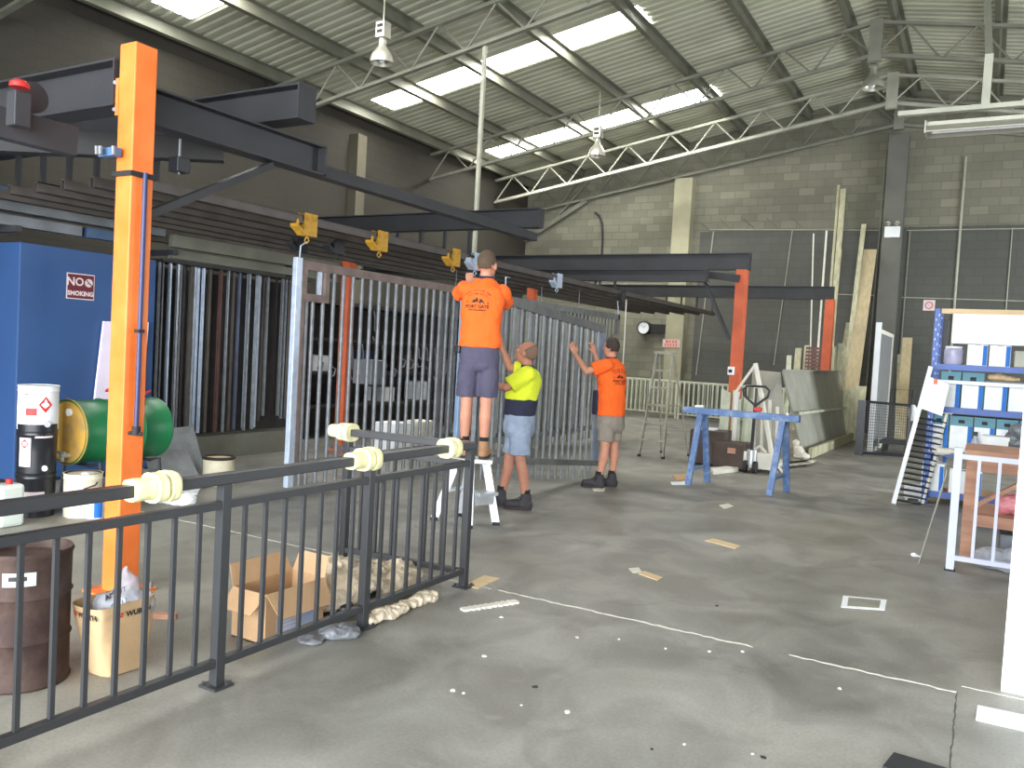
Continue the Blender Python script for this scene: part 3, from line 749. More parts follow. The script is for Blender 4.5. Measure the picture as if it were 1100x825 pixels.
# hanging profile stock
t = thing('stock_backboard', 'dark backboard behind the hanging metal profiles', 'board', (-8.8, 7.4, 0))
M_dkb = mat('dark_board', rgb(52, 50, 48), .8, 0, .2, 5)  # one even dark tone for the backing panels
MB().b2(-8.95, -8.9, 6.45, 8.95, 0.0, 2.4).build('panel', M_dkb, t)
MB().b2(-8.9, -8.5, 6.45, 8.95, 2.44, 2.47).build('hanging_rail', M_beam, t)
mb = MB(); mb.b2(-8.95, -8.6, 6.45, 8.95, 0.0, .30); mb.build('plinth', M_len3, t)
rnd = random.Random(11)
mc = [M_galvb, mat('bright_profile', rgb(170, 174, 180), .3, .6, .15, 12), M_galvb, M_len2, mat('dark_bronze_profile', rgb(60, 54, 52), .4, .5, .2, 5), mat('maroon_profile', rgb(92, 62, 58), .5, .1, .2, 5), mat('blue_grey_profile', rgb(98, 104, 126), .4, .5, .2, 5), M_galv]
y = 6.5; i = 0
where = ['left', 'middle', 'right']
while y < 8.95:
    wdt = rnd.choice([.025, .03, .04, .05, .035]); bot = .33+rnd.random()*.06
    if y > 8.2: bot = .42+rnd.random()*.1
    m = rnd.choice(mc); xx = -8.6-rnd.random()*.12
    mb = MB(); mb.b2(xx-.004, xx, y, y+wdt, bot, 2.44); mb.b2(xx-.03, xx, y, y+.004, bot, 2.44); mb.b2(xx-.03, xx, y+wdt-.004, y+wdt, bot, 2.44)
    o = mb.build('metal_profile', m)
    tag(o, 'metal profile strip hanging among many in front of the dark backboard', 'metal profile', 'hanging metal profiles')
    y += wdt+rnd.choice([.012, .03, .05, .09]); i += 1
# hook strips
for yy, lab in ((8.62, 'left'), (8.74, 'right')):
    t = thing('hook_strip', '%s pale strip with little hooks, right of the hanging profiles' % lab, 'hook strip', (-8.5, yy, .5))
    MB().b2(-8.52, -8.5, yy, yy+.035, .5, 2.4).build('strip', M_galvb, t)
    h = MB().tube([(-8.5, yy+.01, .6), (-8.47, yy-.02, .62), (-8.45, yy-.05, .6), (-8.45, yy-.06, .57)], .006, 6).build('hook', M_galvb, t)
    part_copies(h, [(0, 0, .2*j) for j in range(1, 9)])
# ------------------------------------------------------------------ gates
GX = -6.08
t = thing('steel_gate', 'long galvanised gate with vertical bars and a lock box opening, hung left of the workers', 'gate', (GX, 6.15, .1))
MB().b2(GX-.03, GX+.03, 6.14, 6.22, .1, 2.43).build('stile', M_galvb, t, bevel=.004)
MB().b2(GX-.03, GX+.03, 9.2, 9.28, .1, 2.41).build('stile', mat('pale_blue_steel', rgb(168, 196, 232), .5, .2, .05, 5), t, bevel=.004)
MB().b2(GX-.028, GX+.028, 6.22, 9.2, 2.32, 2.41).build('top_rail', M_gatebrown, t)
MB().b2(GX-.028, GX+.028, 6.22, 9.2, .30, .36).build('bottom_rail', M_gategrey, t)
mb = MB(); x0, x1 = GX-.02, GX+.034
mb.b2(x0, x1, 6.22, 6.27, .36, 2.32)
mb.build('inner_stile', M_gatebrown, t)
mb = MB(); mb.b2(x0, x1, 6.27, 6.62, 2.0, 2.08); mb.b2(x0, x1, 6.56, 6.62, 2.08, 2.32); mb.b2(x0-.002, x1, 6.27, 6.29, 2.08, 2.32)
mb.build('lock_box', M_gatebrown, t)
MB().b2(GX-.018, GX+.0, 6.48, 6.54, 2.08, 2.32).build('lock_plate', M_galvb, t)
pk = MB().cyl((GX+.006, 6.715, .1), (GX+.006, 6.715, 2.33), .022, seg=10).build('picket', M_galv, t, smooth=40)
part_copies(pk, [(0, .1525*i, 0) for i in range(1, 16)])
pk2 = MB().cyl((GX+.006, 6.41, .1), (GX+.006, 6.41, 2.02), .022, seg=10).build('picket', M_galv, t, smooth=40)
part_copies(pk2, [(0, .15, 0), (0, -.09, 0)])

# tilted gate being held by the workers
LB, RB = dp(508, 497, 8.5), dp(640, 500, 11.0)
LT, RT_ = dp(508, 310, 8.5), dp(648, 351, 11.0)
hb0, hb1 = LB.z, RB.z; ht0, ht1 = LT.z, RT_.z
A = V(LB.x, LB.y, 0); B = V(RB.x, RB.y, 0)
D = (B-A); Lg = D.length; D.normalize(); Nn = V(D.y, -D.x, 0)
def G(s, z, n=0.): return A+D*s+V(0, 0, z)+Nn*n
t = thing('steel_gate', 'tilted steel gate with a sloping top rail that the three workers are holding', 'gate', (A+B)/2+V(0, 0, .2))
zt = lambda s: ht0+(ht1-ht0)*s/Lg
zz0 = lambda s: hb0+(hb1-hb0)*s/Lg
MB().bar(G(0, zz0(0)), G(0, zt(0)), .05, .05, D).build('stile', M_galv, t)
MB().bar(G(Lg-.03, zz0(Lg)), G(Lg-.03, zt(Lg)), .05, .07, D).build('stile', mat('blue_grey_stile', rgb(132, 142, 162), .45, .4, .1, 6), t)
MB().bar(G(-.02, zt(0)-.04), G(Lg, zt(Lg)-.04), .06, .10).build('top_rail', M_gategrey, t)
MB().bar(G(0, zz0(0)+.03, -.0), G(Lg+.02, zz0(Lg)+.03, .0), .06, .07).build('bottom_rail', M_gategrey, t)
n = 18
for i in range(1, n):
    s = Lg*i/n
    MB().cyl(G(s, zz0(s)-.17), G(s, zt(s)-.05), .019, seg=8).build('picket', M_galv, t, smooth=40)
q = G(.45, zt(.45)); tag(MB().tube([q, q+V(-.02, .02, .2), V(-6.06, 10.4, 2.66)], .007, 6).build('hanging_hook', M_galvb), 'wire tying the top of the tilted gate up to a dark trolley', 'hook')
# far gate
t = thing('steel_gate', 'farther gate behind the tilted one, its end just right of the right worker', 'gate', (GX-.1, 12, .3))
X3 = GX-.06
MB().b2(X3-.03, X3+.03, 9.55, 14.72, 2.30, 2.40).build('top_rail', M_gategrey, t)
MB().b2(X3-.03, X3+.03, 9.55, 14.72, .26, .34).build('bottom_rail', M_gategrey, t)
MB().b2(X3-.03, X3+.03, 14.64, 14.72, .2, 2.40).build('stile', M_gategrey, t)
MB().b2(X3-.03, X3+.03, 9.5, 9.58, .2, 2.40).build('stile', M_gategrey, t)
MB().b2(X3-.02, X3+.04, 14.4, 14.64, 1.95, 2.02).build('lock_box', M_gatebrown, t)
pk = MB().cyl((X3, 9.72, .1), (X3, 9.72, 2.36), .022, seg=8).build('picket', mat('grey_green_steel', rgb(120, 122, 112), .55, .3, .12, 9), t, smooth=40)
part_copies(pk, [(0, .1525*i, 0) for i in range(1, 32)])
tag(MB().cyl((X3, 14.7, 2.4), (X3, 14.6, 2.7), .006, seg=6).build('hanging_hook', M_galvb), 'thin wire holding up the right corner of the farther gate', 'hook')
mb = MB(); mb.tube([(-6.06, 14.85, 2.7), (X3+.05, 14.95, 1.9), (X3+.05, 14.95, 1.0)], .012, 8)
tag(mb.build('rope', M_offwhite), 'pale rope hanging beside the right end of the farther gate', 'rope')

# loading behind the gates : rack of clamps and cartons against the left wall
t = thing('storage_shelf', 'dark steel shelf rack behind the long gate, hung with clamps', 'rack', (-9.4, 11.5, 0))
for y in (9.9, 11.6, 13.3, 15.0): MB().b2(-9.5, -9.42, y, y+.06, 0, 2.3).build('upright', M_beam, t)
for z in (.5, 1.05, 1.6, 2.2): MB().b2(-9.95, -9.38, 9.9, 15.06, z, z+.05).build('shelf', M_beam, t)
MB().b2(-9.98, -9.95, 9.9, 15.06, 0, 2.3).build('back_panel', M_dkb, t)
rnd = random.Random(5)
for i in range(18):
    yy = 10.05+i*.27; zz = rnd.choice([1.58, 2.18, 1.58])
    t = thing('clamp', 'steel clamp hanging from the dark shelf rack behind the gates', 'clamp', (-9.34, yy, zz), 'clamps hung on the dark rack')
    r = .06+rnd.random()*.04; Ln = .2+rnd.random()*.25
    MB().tube([(-9.36, yy, zz), (-9.34, yy+.01, zz-Ln*.4), (-9.33, yy, zz-Ln)], .012, 6).build('bar', M_galv, t)
    MB().tube([(-9.33, yy, zz-Ln), (-9.30, yy+r, zz-Ln-.05), (-9.32, yy+r*.8, zz-Ln-.16), (-9.33, yy, zz-Ln-.18), (-9.33, yy-r*.4, zz-Ln-.12)], .014, 6).build('jaw', M_galv, t)
cols = [M_cartonw, M_beam, M_bluepipe, M_cartonw, M_rust, M_cartonw, M_len, M_rust]
labs = ['white', 'charcoal', 'navy', 'off white', 'rust brown', 'pale', 'grey', 'dark brown']
for i in range(8):
    yy = 10.1+i*.6; z = .55 if i % 2 else 1.10; h = .26+.05*(i % 3)
    o = MB().b2(-9.9, -9.5, yy, yy+.38, z, z+h).build('storage_box', cols[i], bevel=.008)
    tag(o, '%s storage box on the %s shelf of the dark rack behind the gates' % (labs[i], 'lowest' if i % 2 else 'middle'), 'box')
tag(MB().b2(-8.0, -7.6, 9.9, 10.3, 0, .42).build('storage_box', M_cartonw, bevel=.006), 'white carton on the floor behind the long gate', 'box')
tag(MB().b2(-8.05, -7.7, 10.7, 11.1, 0, .40).build('storage_box', M_offwhite, bevel=.006), 'off-white carton on the floor behind the long gate', 'box')
tag(MB().b2(-8.1, -7.75, 9.45, 9.8, 1.0, 1.0+.36).build('control_box', M_len, bevel=.01), 'grey control box beside the orange post behind the long gate', 'box')


for (xx, ya, yb2, lab) in ((-6.46, 10.3, 13.9, 'second gate hanging in the dense row behind the tilted gate'), (-6.86, 9.9, 13.2, 'hindmost gate hanging in the dense row behind the tilted gate')):
    t = thing('steel_gate', lab, 'gate', (xx, (ya+yb2)/2, .2))
    MB().b2(xx-.03, xx+.03, ya, yb2, 2.28, 2.38).build('top_rail', M_gategrey, t)
    MB().b2(xx-.03, xx+.03, ya, yb2, .26, .34).build('bottom_rail', M_gategrey, t)
    MB().b2(xx-.03, xx+.03, ya-.06, ya, .2, 2.38).build('stile', M_gategrey, t); MB().b2(xx-.03, xx+.03, yb2, yb2+.06, .2, 2.38).build('stile', M_gategrey, t)
    pk = MB().cyl((xx, ya+.1, .15), (xx, ya+.1, 2.3), .026, seg=8).build('picket', M_galv, t, smooth=40)
    part_copies(pk, [(0, .125*i, 0) for i in range(1, int((yb2-ya-.1)/.125))])
    for yy in (ya+.3, yb2-.3): MB().cyl((xx, yy, 2.36), (xx, yy, 2.76), .008, seg=6).build('hanger_wire', M_galv, t)
t = thing('hose_bundle', 'brown hose and rope hanging behind the tilted gate near the right worker', 'hose', (-7.2, 14.6, 1.0))
for i in range(5):
    x_ = -7.1+.06*i; MB().tube([(x_, 13.4+.05*i, 2.0-.05*i), (x_+.03, 13.5+.07*i, 1.5), (x_-.02, 13.55+.08*i, 1.0), (x_+.02, 13.62+.06*i, .45)], .03, 8).build('strand', M_timber, t, smooth=50)
tag(MB().b2(-7.2, -7.1, 13.3, 13.9, 0, .3).build('hose_bin', M_rust, bevel=.01), 'low brown bin under the hanging hose', 'bin')
# far galvanised balustrade panels by the back wall
def panel(name, label, P, Q, z0, z1, sp, m, cat='balustrade', group=None, posts=(0, 1), r=.02, base=0.0, proud=0):
    P, Q = V(P), V(Q); d = Q-P; L = d.length; d.normalize()
    t = thing(name, label, cat, P, group)
    MB().bar(P+V(0, 0, z1-.02), Q+V(0, 0, z1-.02), .05, .04).build('top_rail', m, t)
    MB().bar(P+V(0, 0, z0+.015), Q+V(0, 0, z0+.015), .04, .03).build('bottom_rail', m, t)
    for f in posts:
        c = P+d*L*f; MB().box(c+V(0, 0, z1/2), (.05, .05, z1)).build('post', m, t)
    n = int(L/sp); 
    pk = MB().box(P+d*(L/n)+V(0, 0, (z0+z1)/2), (r, r, z1-z0-.03)).build('picket', m, t)
    part_copies(pk, [d*(L/n)*i for i in range(1, n-1)])
    return t
panel('balustrade_panel', 'pale galvanised balustrade panel by the far wall, left one beside the right worker', (-9.6, 21.8, 0), (-7.25, 21.75, 0), .12, 1.04, .13, M_galvfar, group='pale balustrade panels', r=.035)
panel('balustrade_panel', 'pale galvanised balustrade panel by the far wall, right one behind the aluminium stepladder', (-7.15, 21.7, 0), (-4.4, 21.6, 0), .12, 1.04, .13, M_galvfar, group='pale balustrade panels', r=.035)
panel('balustrade_panel', 'third pale balustrade panel leaning behind the others at the far wall', (-9.4, 22.1, 0), (-4.6, 22.0, 0), .12, 1.0, .15, M_sheet, group='pale balustrade panels', r=.03)

# ------------------------------------------------------------------ black balustrade in the foreground
BX = -2.975
def balus(P, Q, label, pn, ends, npk, over=(0, 0)):
    P, Q = V(P), V(Q); d = (Q-P).normalized(); L = (Q-P).length
    t = thing('balustrade_panel', label, 'balustrade', P, 'black balustrade')
    MB().bar(P-d*over[0]+V(0, 0, .965), Q+d*over[1]+V(0, 0, .965), .065, .05).build('handrail', M_black, t, bevel=.006)
    MB().bar(P+V(0, 0, .845), Q+V(0, 0, .845), .038, .038).build('upper_rail', M_black, t, bevel=.003)
    MB().bar(P+V(0, 0, .115), Q+V(0, 0, .115), .038, .038).build('lower_rail', M_black, t, bevel=.003)
    for s in ends:
        c = P+d*s
        MB().box(c+V(0, 0, .475), (.05, .05, .94)).build('post', M_black, t, bevel=.004)
        mb = MB(); mb.box(c+V(0, 0, .006), (.11, .11, .012))
        for a in (-.04, .04): mb.cyl(c+V(a, a, .01), c+V(a, a, .025), .008, seg=6)
        mb.build('base_plate', M_black, t)
    segs = [0]+[s for s in ends if 0 < s < L]+[L]
    pts = []
    for a, b in zip(segs, segs[1:]):
        n = round((b-a)/.1275)
        pts += [a+(b-a)*i/n for i in range(1, n)]
    pk = MB().box(P+d*pts[0]+V(0, 0, .48), (.019, .019, .70)).build('picket', M_black, t)
    part_copies(pk, [d*(s-pts[0]) for s in pts[1:]])
    return t
balus((BX, .55, 0), (BX, 4.70, 0), 'long black balustrade panel in the foreground, running from the left edge to the corner post', 'a', (.03+1.0, 2.075, 3.105, 4.15), 0, (0, .03))
balus((BX-.03, 4.66, 0), (-4.02, 4.58, 0), 'short black balustrade panel returning from the corner post towards the long gate', 'b', (.94,), 0, (0, .06))
def foam(c, d, label, loose=True):
    c = V(c); d = V(d).normalized(); sd = V(-d.y, d.x, 0)
    t = thing('foam_wrap', label, 'foam wrap', c, 'pale foam wraps on the black handrails')
    def sleeve(c0, L, r, nm, seed):
        rnd = random.Random(seed); rings = []; mb = MB()
        for i in range(5):
            s = (i/4-.5)*L; rr = r*(1+.03*math.sin(i*2.1+seed)); rings.append((c0+d*s, sd*rr*1.1, V(0, 0, 1)*rr))
        mb.loft(rings, 20, 2.6); mb.build(nm, M_foam, t, smooth=60)
    sleeve(c, .045, .062, 'wrap', 1); sleeve(c+d*.06, .04, .066, 'wrap', 3)
    if loose:
        sleeve(c-d*.075, .09, .047, 'tape_tail', 5)
    return t
foam((BX, 2.26, .965), (0, 1, 0), 'pale foam wrap on the black handrail in front of the nearest orange post')
foam((BX, 3.60, .965), (0, 1, 0), 'pale foam wrap on the black handrail above the second full post')
foam((-3.98, 4.585, .965), (1, -.05, 0), 'pale foam wrap at the free end of the short black balustrade')
foam((BX, 4.42, .965), (0, 1, 0), 'small pale foam wrap below the boots of the worker on the steps', False)
# ------------------------------------------------------------------ left side goods
t = thing('steel_cabinet', 'large blue steel cabinet on the far left with a sign on its side', 'cabinet', (-9.6, 5.5, 0))
MB().b2(-10.9, -8.35, 4.7, 6.25, .03, 2.42).build('body', M_bluebox, t, bevel=.01)
mb = MB(); mb.b2(-10.9, -8.35, 4.7, 6.25, 0, .03); mb.build('plinth', M_dark, t)
MB().b2(-9.63, -9.61, 4.692, 4.70, .08, 2.36).build('door_gap', M_dark, t)
c = at(87, 308, 'x', -8.34); c.x = -8.345
t = thing('no_smoking_sign', 'maroon and white sign reading NO SMOKING on the side of the blue cabinet', 'sign', c)
W2, H2 = .155, .135
MB().b2(c.x-.003, c.x, c.y-W2, c.y+W2, c.z-H2, c.z+H2).build('border', M_signw, t)
MB().b2(c.x, c.x+.002, c.y-W2+.01, c.y+W2-.01, c.z-H2+.01, c.z+H2-.01).build('panel', M_redblk, t)
mb = MB(); add_text(mb, 'NO', .118, plane_fn(c+V(.004, -.062, .045), (0, 1, 0), (0, 0, 1)), .003)
add_text(mb, 'SMOKING', .064, plane_fn(c+V(.004, 0, -.075), (0, 1, 0), (0, 0, 1)), .003); mb.build('lettering', M_signw, t)
mb = MB(); cc = c+V(.003, .088, .045)
mb.lathe([(.044, 0), (.044, .002), (.0, .002)], cc, 28, Matrix.Rotation(PI/2, 3, 'Y'))
mb.build('symbol', M_signw, t)
mb = MB(); mb.bar(cc+V(.003, -.030, .030), cc+V(.003, .030, -.030), .004, .010, (0, 1, 1)); mb.bar(cc+V(.003, -.026, -.008), cc+V(.003, .020, -.008), .003, .006, (0, 0, 1)); mb.build('symbol_bar', M_redblk, t)
p0 = at(112, 345, 'x', -8.3); p1 = at(104, 436, 'x', -8.3)
t = MB(); t.prism([(p0.y, p0.z), (p0.y+.55, p0.z+.02), (p0.y+.50, p1.z), (p1.y-.03, p1.z)], 'x', -8.33, -8.3)
tag(t.build('white_sheet', mat('pinkish_white_sheet', rgb(240, 226, 244), .7, 0, .03)), 'pinkish white sheet propped on the blue cabinet, half hidden by the nearest orange post', 'sheet')

# drum on a cradle
DC = V(-7.0, 4.40, .68)
t = thing('oil_drum', 'green oil drum with an ochre end, lying on a low cradle by the blue cabinet', 'drum', (DC.x, DC.y+.43, .39))
RY = Matrix.Rotation(-PI/2, 3, 'X')
MB().lathe([(.285, 0), (.292, .015), (.285, .03), (.283, .28), (.293, .295), (.283, .31), (.283, .57), (.293, .585), (.283, .60), (.285, .85), (.292, .865), (.285, .88)], DC, 40, RY).build('shell', M_green, t, smooth=50)
MB().lathe([(.272, -.006), (.27, .004), (.268, .012)], DC+V(0, -.0, 0), 40, RY).build('lid', M_ochre, t, smooth=50)
MB().lathe([(.292, -.008), (.296, .0), (.292, .008), (.274, .008), (.272, -.008)], DC, 40, RY, close=True).build('rim', M_ochre, t, smooth=50)
mb = MB(); mb.lathe([(.034, 0), (.034, -.02), (.0, -.02)], DC+V(.04, -.006, .18), 20, RY); mb.build('bung', M_white, t)
mb = MB(); mb.cyl(DC+V(.05, -.09, -.2), DC+V(.05, 0, -.2), .022, seg=12); mb.bar(DC+V(-.02, -.08, -.17), DC+V(.1, -.08, -.17), .02, .02); mb.cyl(DC+V(.05, -.07, -.25), DC+V(.05, -.07, -.18), .016, seg=10); mb.build('tap', M_alu, t)
t = thing('drum_cradle', 'dark tubular cradle under the green oil drum', 'stand', (DC.x, DC.y+.43, 0))
for yy in (DC.y+.15, DC.y+.75):
    mb = MB(); mb.tube([(DC.x-.32, yy, .0), (DC.x-.26, yy, .42), (DC.x-.12, yy, .38), (DC.x+.12, yy, .38), (DC.x+.26, yy, .42), (DC.x+.32, yy, 0)], .016, 8); mb.build('leg_hoop', M_beam, t, smooth=40)
for s in (-.29, .29): MB().cyl((DC.x+s, DC.y+.15, .2), (DC.x+s, DC.y+.75, .2), .014, seg=8).build('cross_bar', M_beam, t)
t = MB(); t.grid(lambda u, v: (DC.x-.02+.26*(u-.5), DC.y+.60+.30*(v-.5), DC.z+.30+.03+.05*abs(v-.5)+.02*math.sin(u*9+v*5)), 12, 12, .02)
tag(t.build('red_tray', M_red, smooth=50), 'crumpled red tray lying on top of the green drum', 'tray')

# pails
def pail(c, r, h, m, name, label, cat='pail', group=None, lid=None, tap=False, taper=.96):
    c = V(c); t = thing(name, label, cat, c, group)
    MB().lathe([(r*taper, 0), (r*taper, .01), (r*(taper+1)/2, h*.5), (r*.985, h*.86), (r*1.02, h*.88), (r*.99, h*.9), (r, h*.97), (r*1.03, h), (r*.97, h), (r*.96, h-.012)], c, 32).build('body', m, t, smooth=40)
    if lid: MB().lathe([(r*.955, h-.012), (r*.95, h-.004)], c, 32).build('lid', lid, t)
    return t
sc = at(21, 556, 'z', 0)+V(-.02, .14, 0)
tocam = (V(0, 0, 0)-V(sc.x, sc.y, 0)).normalized(); side = V(-tocam.y, tocam.x, 0)   # side points to camera right
def curved(c, r, a0, w, z, hgt, mb, n=8, push=.002):
    # patch wrapped on a cylinder, centred at angle offset a0 (radians, + = right as seen from the aisle)
    fwd = (V(0, 0, 0)-V(c.x, c.y, 0)).normalized(); rt = V(-fwd.y, fwd.x, 0)
    def f(u, v):
        a = a0+(u-.5)*w/r; return V(c.x, c.y, c.z)+(fwd*math.cos(a)+rt*math.sin(a))*(r+push)+V(0, 0, z+(v-.5)*hgt)
    mb.grid(f, n, 2); return mb
def on_cyl(c, r, a0, z, push=.004):
    fwd = (V(0, 0, 0)-V(c.x, c.y, 0)).normalized(); rt = V(-fwd.y, fwd.x, 0)
    return lambda v: V(c.x, c.y, c.z)+(fwd*math.cos(a0+v.x/r)+rt*math.sin(a0+v.x/r))*(r+push)+V(0, 0, z+v.y)
t = pail(sc, .150, .37, M_black2, 'paint_pail', 'black pail at the bottom of the stack of three on the far left', group='pails stacked at the far left', lid=M_black2)
mb = MB(); curved(sc, .149, -.1, .16, .14, .16, mb); mb.build('label', M_signw, t)
c = sc+V(0, 0, .372); t = pail(c, .153, .36, M_black2, 'paint_pail', 'dark pail with a white label in the middle of the stack of three', group='pails stacked at the far left', lid=M_black2)
mb = MB(); curved(c, .154, -.62, .10, .18, .24, mb); curved(c, .152, .35, .14, .31, .02, mb); mb.build('label', M_signw, t)
mb = MB(); f = on_cyl(c, .154, -.62, .25); q = [mb.bm.verts.new(f(V(*a))) for a in ((-.035, 0, 0), (0, -.04, 0), (.035, 0, 0), (0, .04, 0))]; mb.bm.faces.new(q); mb.build('hazard_diamond', M_red, t)
MB().cyl(c+tocam*.15+side*.06+V(0, 0, .05), c+tocam*.19+side*.06+V(0, 0, .05), .022, seg=12).build('spout', M_white, t)
c = sc+V(0, 0, .735); t = pail(c, .155, .37, M_white, 'paint_pail', 'white pail with a red flammable diamond on top of the stack of three', group='pails stacked at the far left', lid=M_pale, taper=.99)
mb = MB(); f = on_cyl(c, .155, .35, .215); q = [mb.bm.verts.new(f(V(*a))) for a in ((-.052, 0, 0), (0, -.068, 0), (.052, 0, 0), (0, .068, 0))]; mb.bm.faces.new(q); mb.build('hazard_diamond', M_red, t)
mb = MB(); f = on_cyl(c, .155, .35, .215, .006); q = [mb.bm.verts.new(f(V(*a))) for a in ((-.012, .015, 0), (.0, .008, 0), (.012, .015, 0), (.012, .032, 0), (.004, .04, 0), (0, .052, 0), (-.01, .036, 0))]; mb.bm.faces.new(q)
q = [mb.bm.verts.new(f(V(*a))) for a in ((-.03, -.004, 0), (.03, -.004, 0), (.03, .002, 0), (-.03, .002, 0))]; mb.bm.faces.new(q); mb.build('flame', M_signw, t)
mb = MB(); curved(c, .155, -.33, .085, .155, .06, mb); mb.build('red_label', M_red, t)
mb = MB(); curved(c, .1555, 0, .94*.155*2.5, .02, .06, mb, 20); mb.build('dark_band', M_black2, t)
mb = MB()
for i, z in enumerate((.30, .275, .25, .225, .2)): curved(c, .155, -.62+.04*(i % 2), .06-.008*i, z, .006, mb, 4, .003)
mb.build('small_print', M_beam, t)
MB().cyl(c+tocam*.15+side*.07+V(0, 0, .06), c+tocam*.19+side*.07+V(0, 0, .055), .024, seg=12).build('spout', M_alu, t)
c = at(0, 566, 'z', 0)+V(0, .05, 0)
t = thing('jerrycan', 'pale plastic jerrycan at the left edge in front of the black pails', 'container', c)
MB().box(c+V(0, 0, .17), (.16, .2, .34)).build('body', M_pale, t, bevel=.03)
MB().cyl(c+V(.02, 0, .34), c+V(.02, 0, .38), .025).build('cap', M_red, t)
cp = at(74, 556, 'z', 0)+V(-.02, .13, 0)
t = pail(cp, .152, .37, M_cream, 'paint_pail', 'cream pail with rust spots in front of the green drum')
MB().lathe([(.146, .34), (.147, .366), (.14, .372), (.135, .35)], cp, 30, close=True).build('lid_ring', M_rust, t)
MB().tube([cp+V(.15, .03, .3), cp+V(.17, 0, .28), cp+V(.13, -.08, .25)], .006, 6).build('lug', M_rust, t)
mb = MB(); mb.ell(cp+V(.03, .02, .36), (.06, .05, .015)); mb.ell(cp+V(.07, -.02, .365), (.03, .03, .015)); mb.build('spilled_paint', M_white, t, smooth=True)
c = at(102, 556, 'z', 0); t = pail(c, .07, .2, M_white, 'paint_tin', 'small white and blue tin between the cream pail and the nearest orange post', 'tin')
mb = MB(); curved(c, .071, .35, .07, .08, .14, mb); mb.build('label', M_cartonblue, t)
c = at(222, 522, 'z', 0)+V(0, .15, 0)
t = pail(c, .165, .30, M_cream, 'rusty_tin', 'rusty cream tin on the floor below the hanging metal profiles', 'tin')
MB().lathe([(.158, .27), (.172, .285), (.17, .305), (.15, .31), (.148, .28)], c, 30, close=True).build('rusty_rim', M_rust, t, smooth=50)
# bin of scraps : leaning cement sheets, film and paper near the post
def leaning(pts, th, name, m, label, cat, smooth=False):
    P = [V(p) for p in pts]; n = (P[1]-P[0]).cross(P[2]-P[0]).normalized()*th; mb = MB()
    A = [mb.bm.verts.new(p) for p in P]; B = [mb.bm.verts.new(p+n) for p in P]; k_ = len(P)
    for i in range(k_): mb.bm.faces.new((A[i], A[(i+1) % k_], B[(i+1) % k_], B[i]))
    mb.bm.faces.new(A[::-1]); mb.bm.faces.new(B); return tag(mb.build(name, m), label, cat)
M_cem = mat('fibre_cement', rgb(142, 144, 146), .85, 0, .12, 9)
leaning([(-7.62, 5.75, 0), (-7.3, 6.2, 0), (-7.62, 6.25, .58), (-7.72, 6.0, .55)], .012, 'cement_sheet', M_cem, 'grey offcut sheet standing right of the nearest orange post', 'sheet')
leaning([(-7.2, 5.45, 0), (-7.05, 5.95, 0), (-7.35, 5.95, .36), (-7.45, 5.5, .38)], .012, 'cement_sheet', M_cem, 'low grey offcut sheet leaning in front of the taller one', 'sheet')
def blob(name, m, label, cat, parts, vox=.012, disp=.03, ds=.06, kind=None):
    mb = MB()
    for c, r in parts: mb.ell(c, r, sub=2)
    o = mb.build(name, m, remesh=vox, sm=2, disp=disp, dscale=ds)
    # keep it on the floor
    for v in o.data.vertices:
        if v.co.z < .002: v.co.z = .002
    return tag(o, label, cat, kind=kind)
c = at(118, 532, 'z', 0)
blob('plastic_bag', M_filmgrey, 'crumpled translucent bag behind the nearest orange post', 'bag', [(c+V(0, .2, .14), (.2, .2, .15)), (c+V(.12, .35, .12), (.14, .14, .12)), (c+V(-.1, .25, .2), (.12, .12, .12))])
c = at(180, 543, 'z', 0)
blob('waste_paper', M_white, 'heap of torn white paper right of the nearest orange post', 'paper', [(c+V(0, .12, .03), (.2, .12, .05)), (c+V(.06, .16, .05), (.09, .1, .06)), (c+V(-.14, .05, .02), (.1, .06, .025))], .01, .03, .03)
P = [at(x, y, 'z', .02) for x, y in ((188, 527), (212, 532), (216, 524), (200, 522))]
tag(quad_plate(MB(), P, .02).build('white_board', M_white), 'small white board lying beside the torn paper', 'board')

# rusty keg at the left edge
kc = at(14, 748, 'z', 0)+V(-.16, .13, 0)
t = thing('rusty_keg', 'rusty brown steel keg cut by the left edge, behind the black balustrade', 'drum', kc)
MB().lathe([(.19, 0), (.197, .01), (.19, .025), (.188, .2), (.196, .21), (.188, .22), (.188, .40), (.196, .41), (.188, .42), (.19, .58), (.197, .595), (.19, .61), (.18, .60), (.178, .56), (.0, .56)], kc, 40).build('shell', M_rust, t, smooth=50)
mb = MB(); curved(kc, .19, -.12, .13, .505, .06, mb); mb.build('label', M_pale, t)
mb = MB(); curved(kc, .19, -.15, .07, .51, .02, mb, 4, .004); mb.build('label_print', M_beam, t)
MB().cyl(kc+V(.08, -.05, .56), kc+V(.08, -.05, .58), .03).build('bung', M_rust, t)

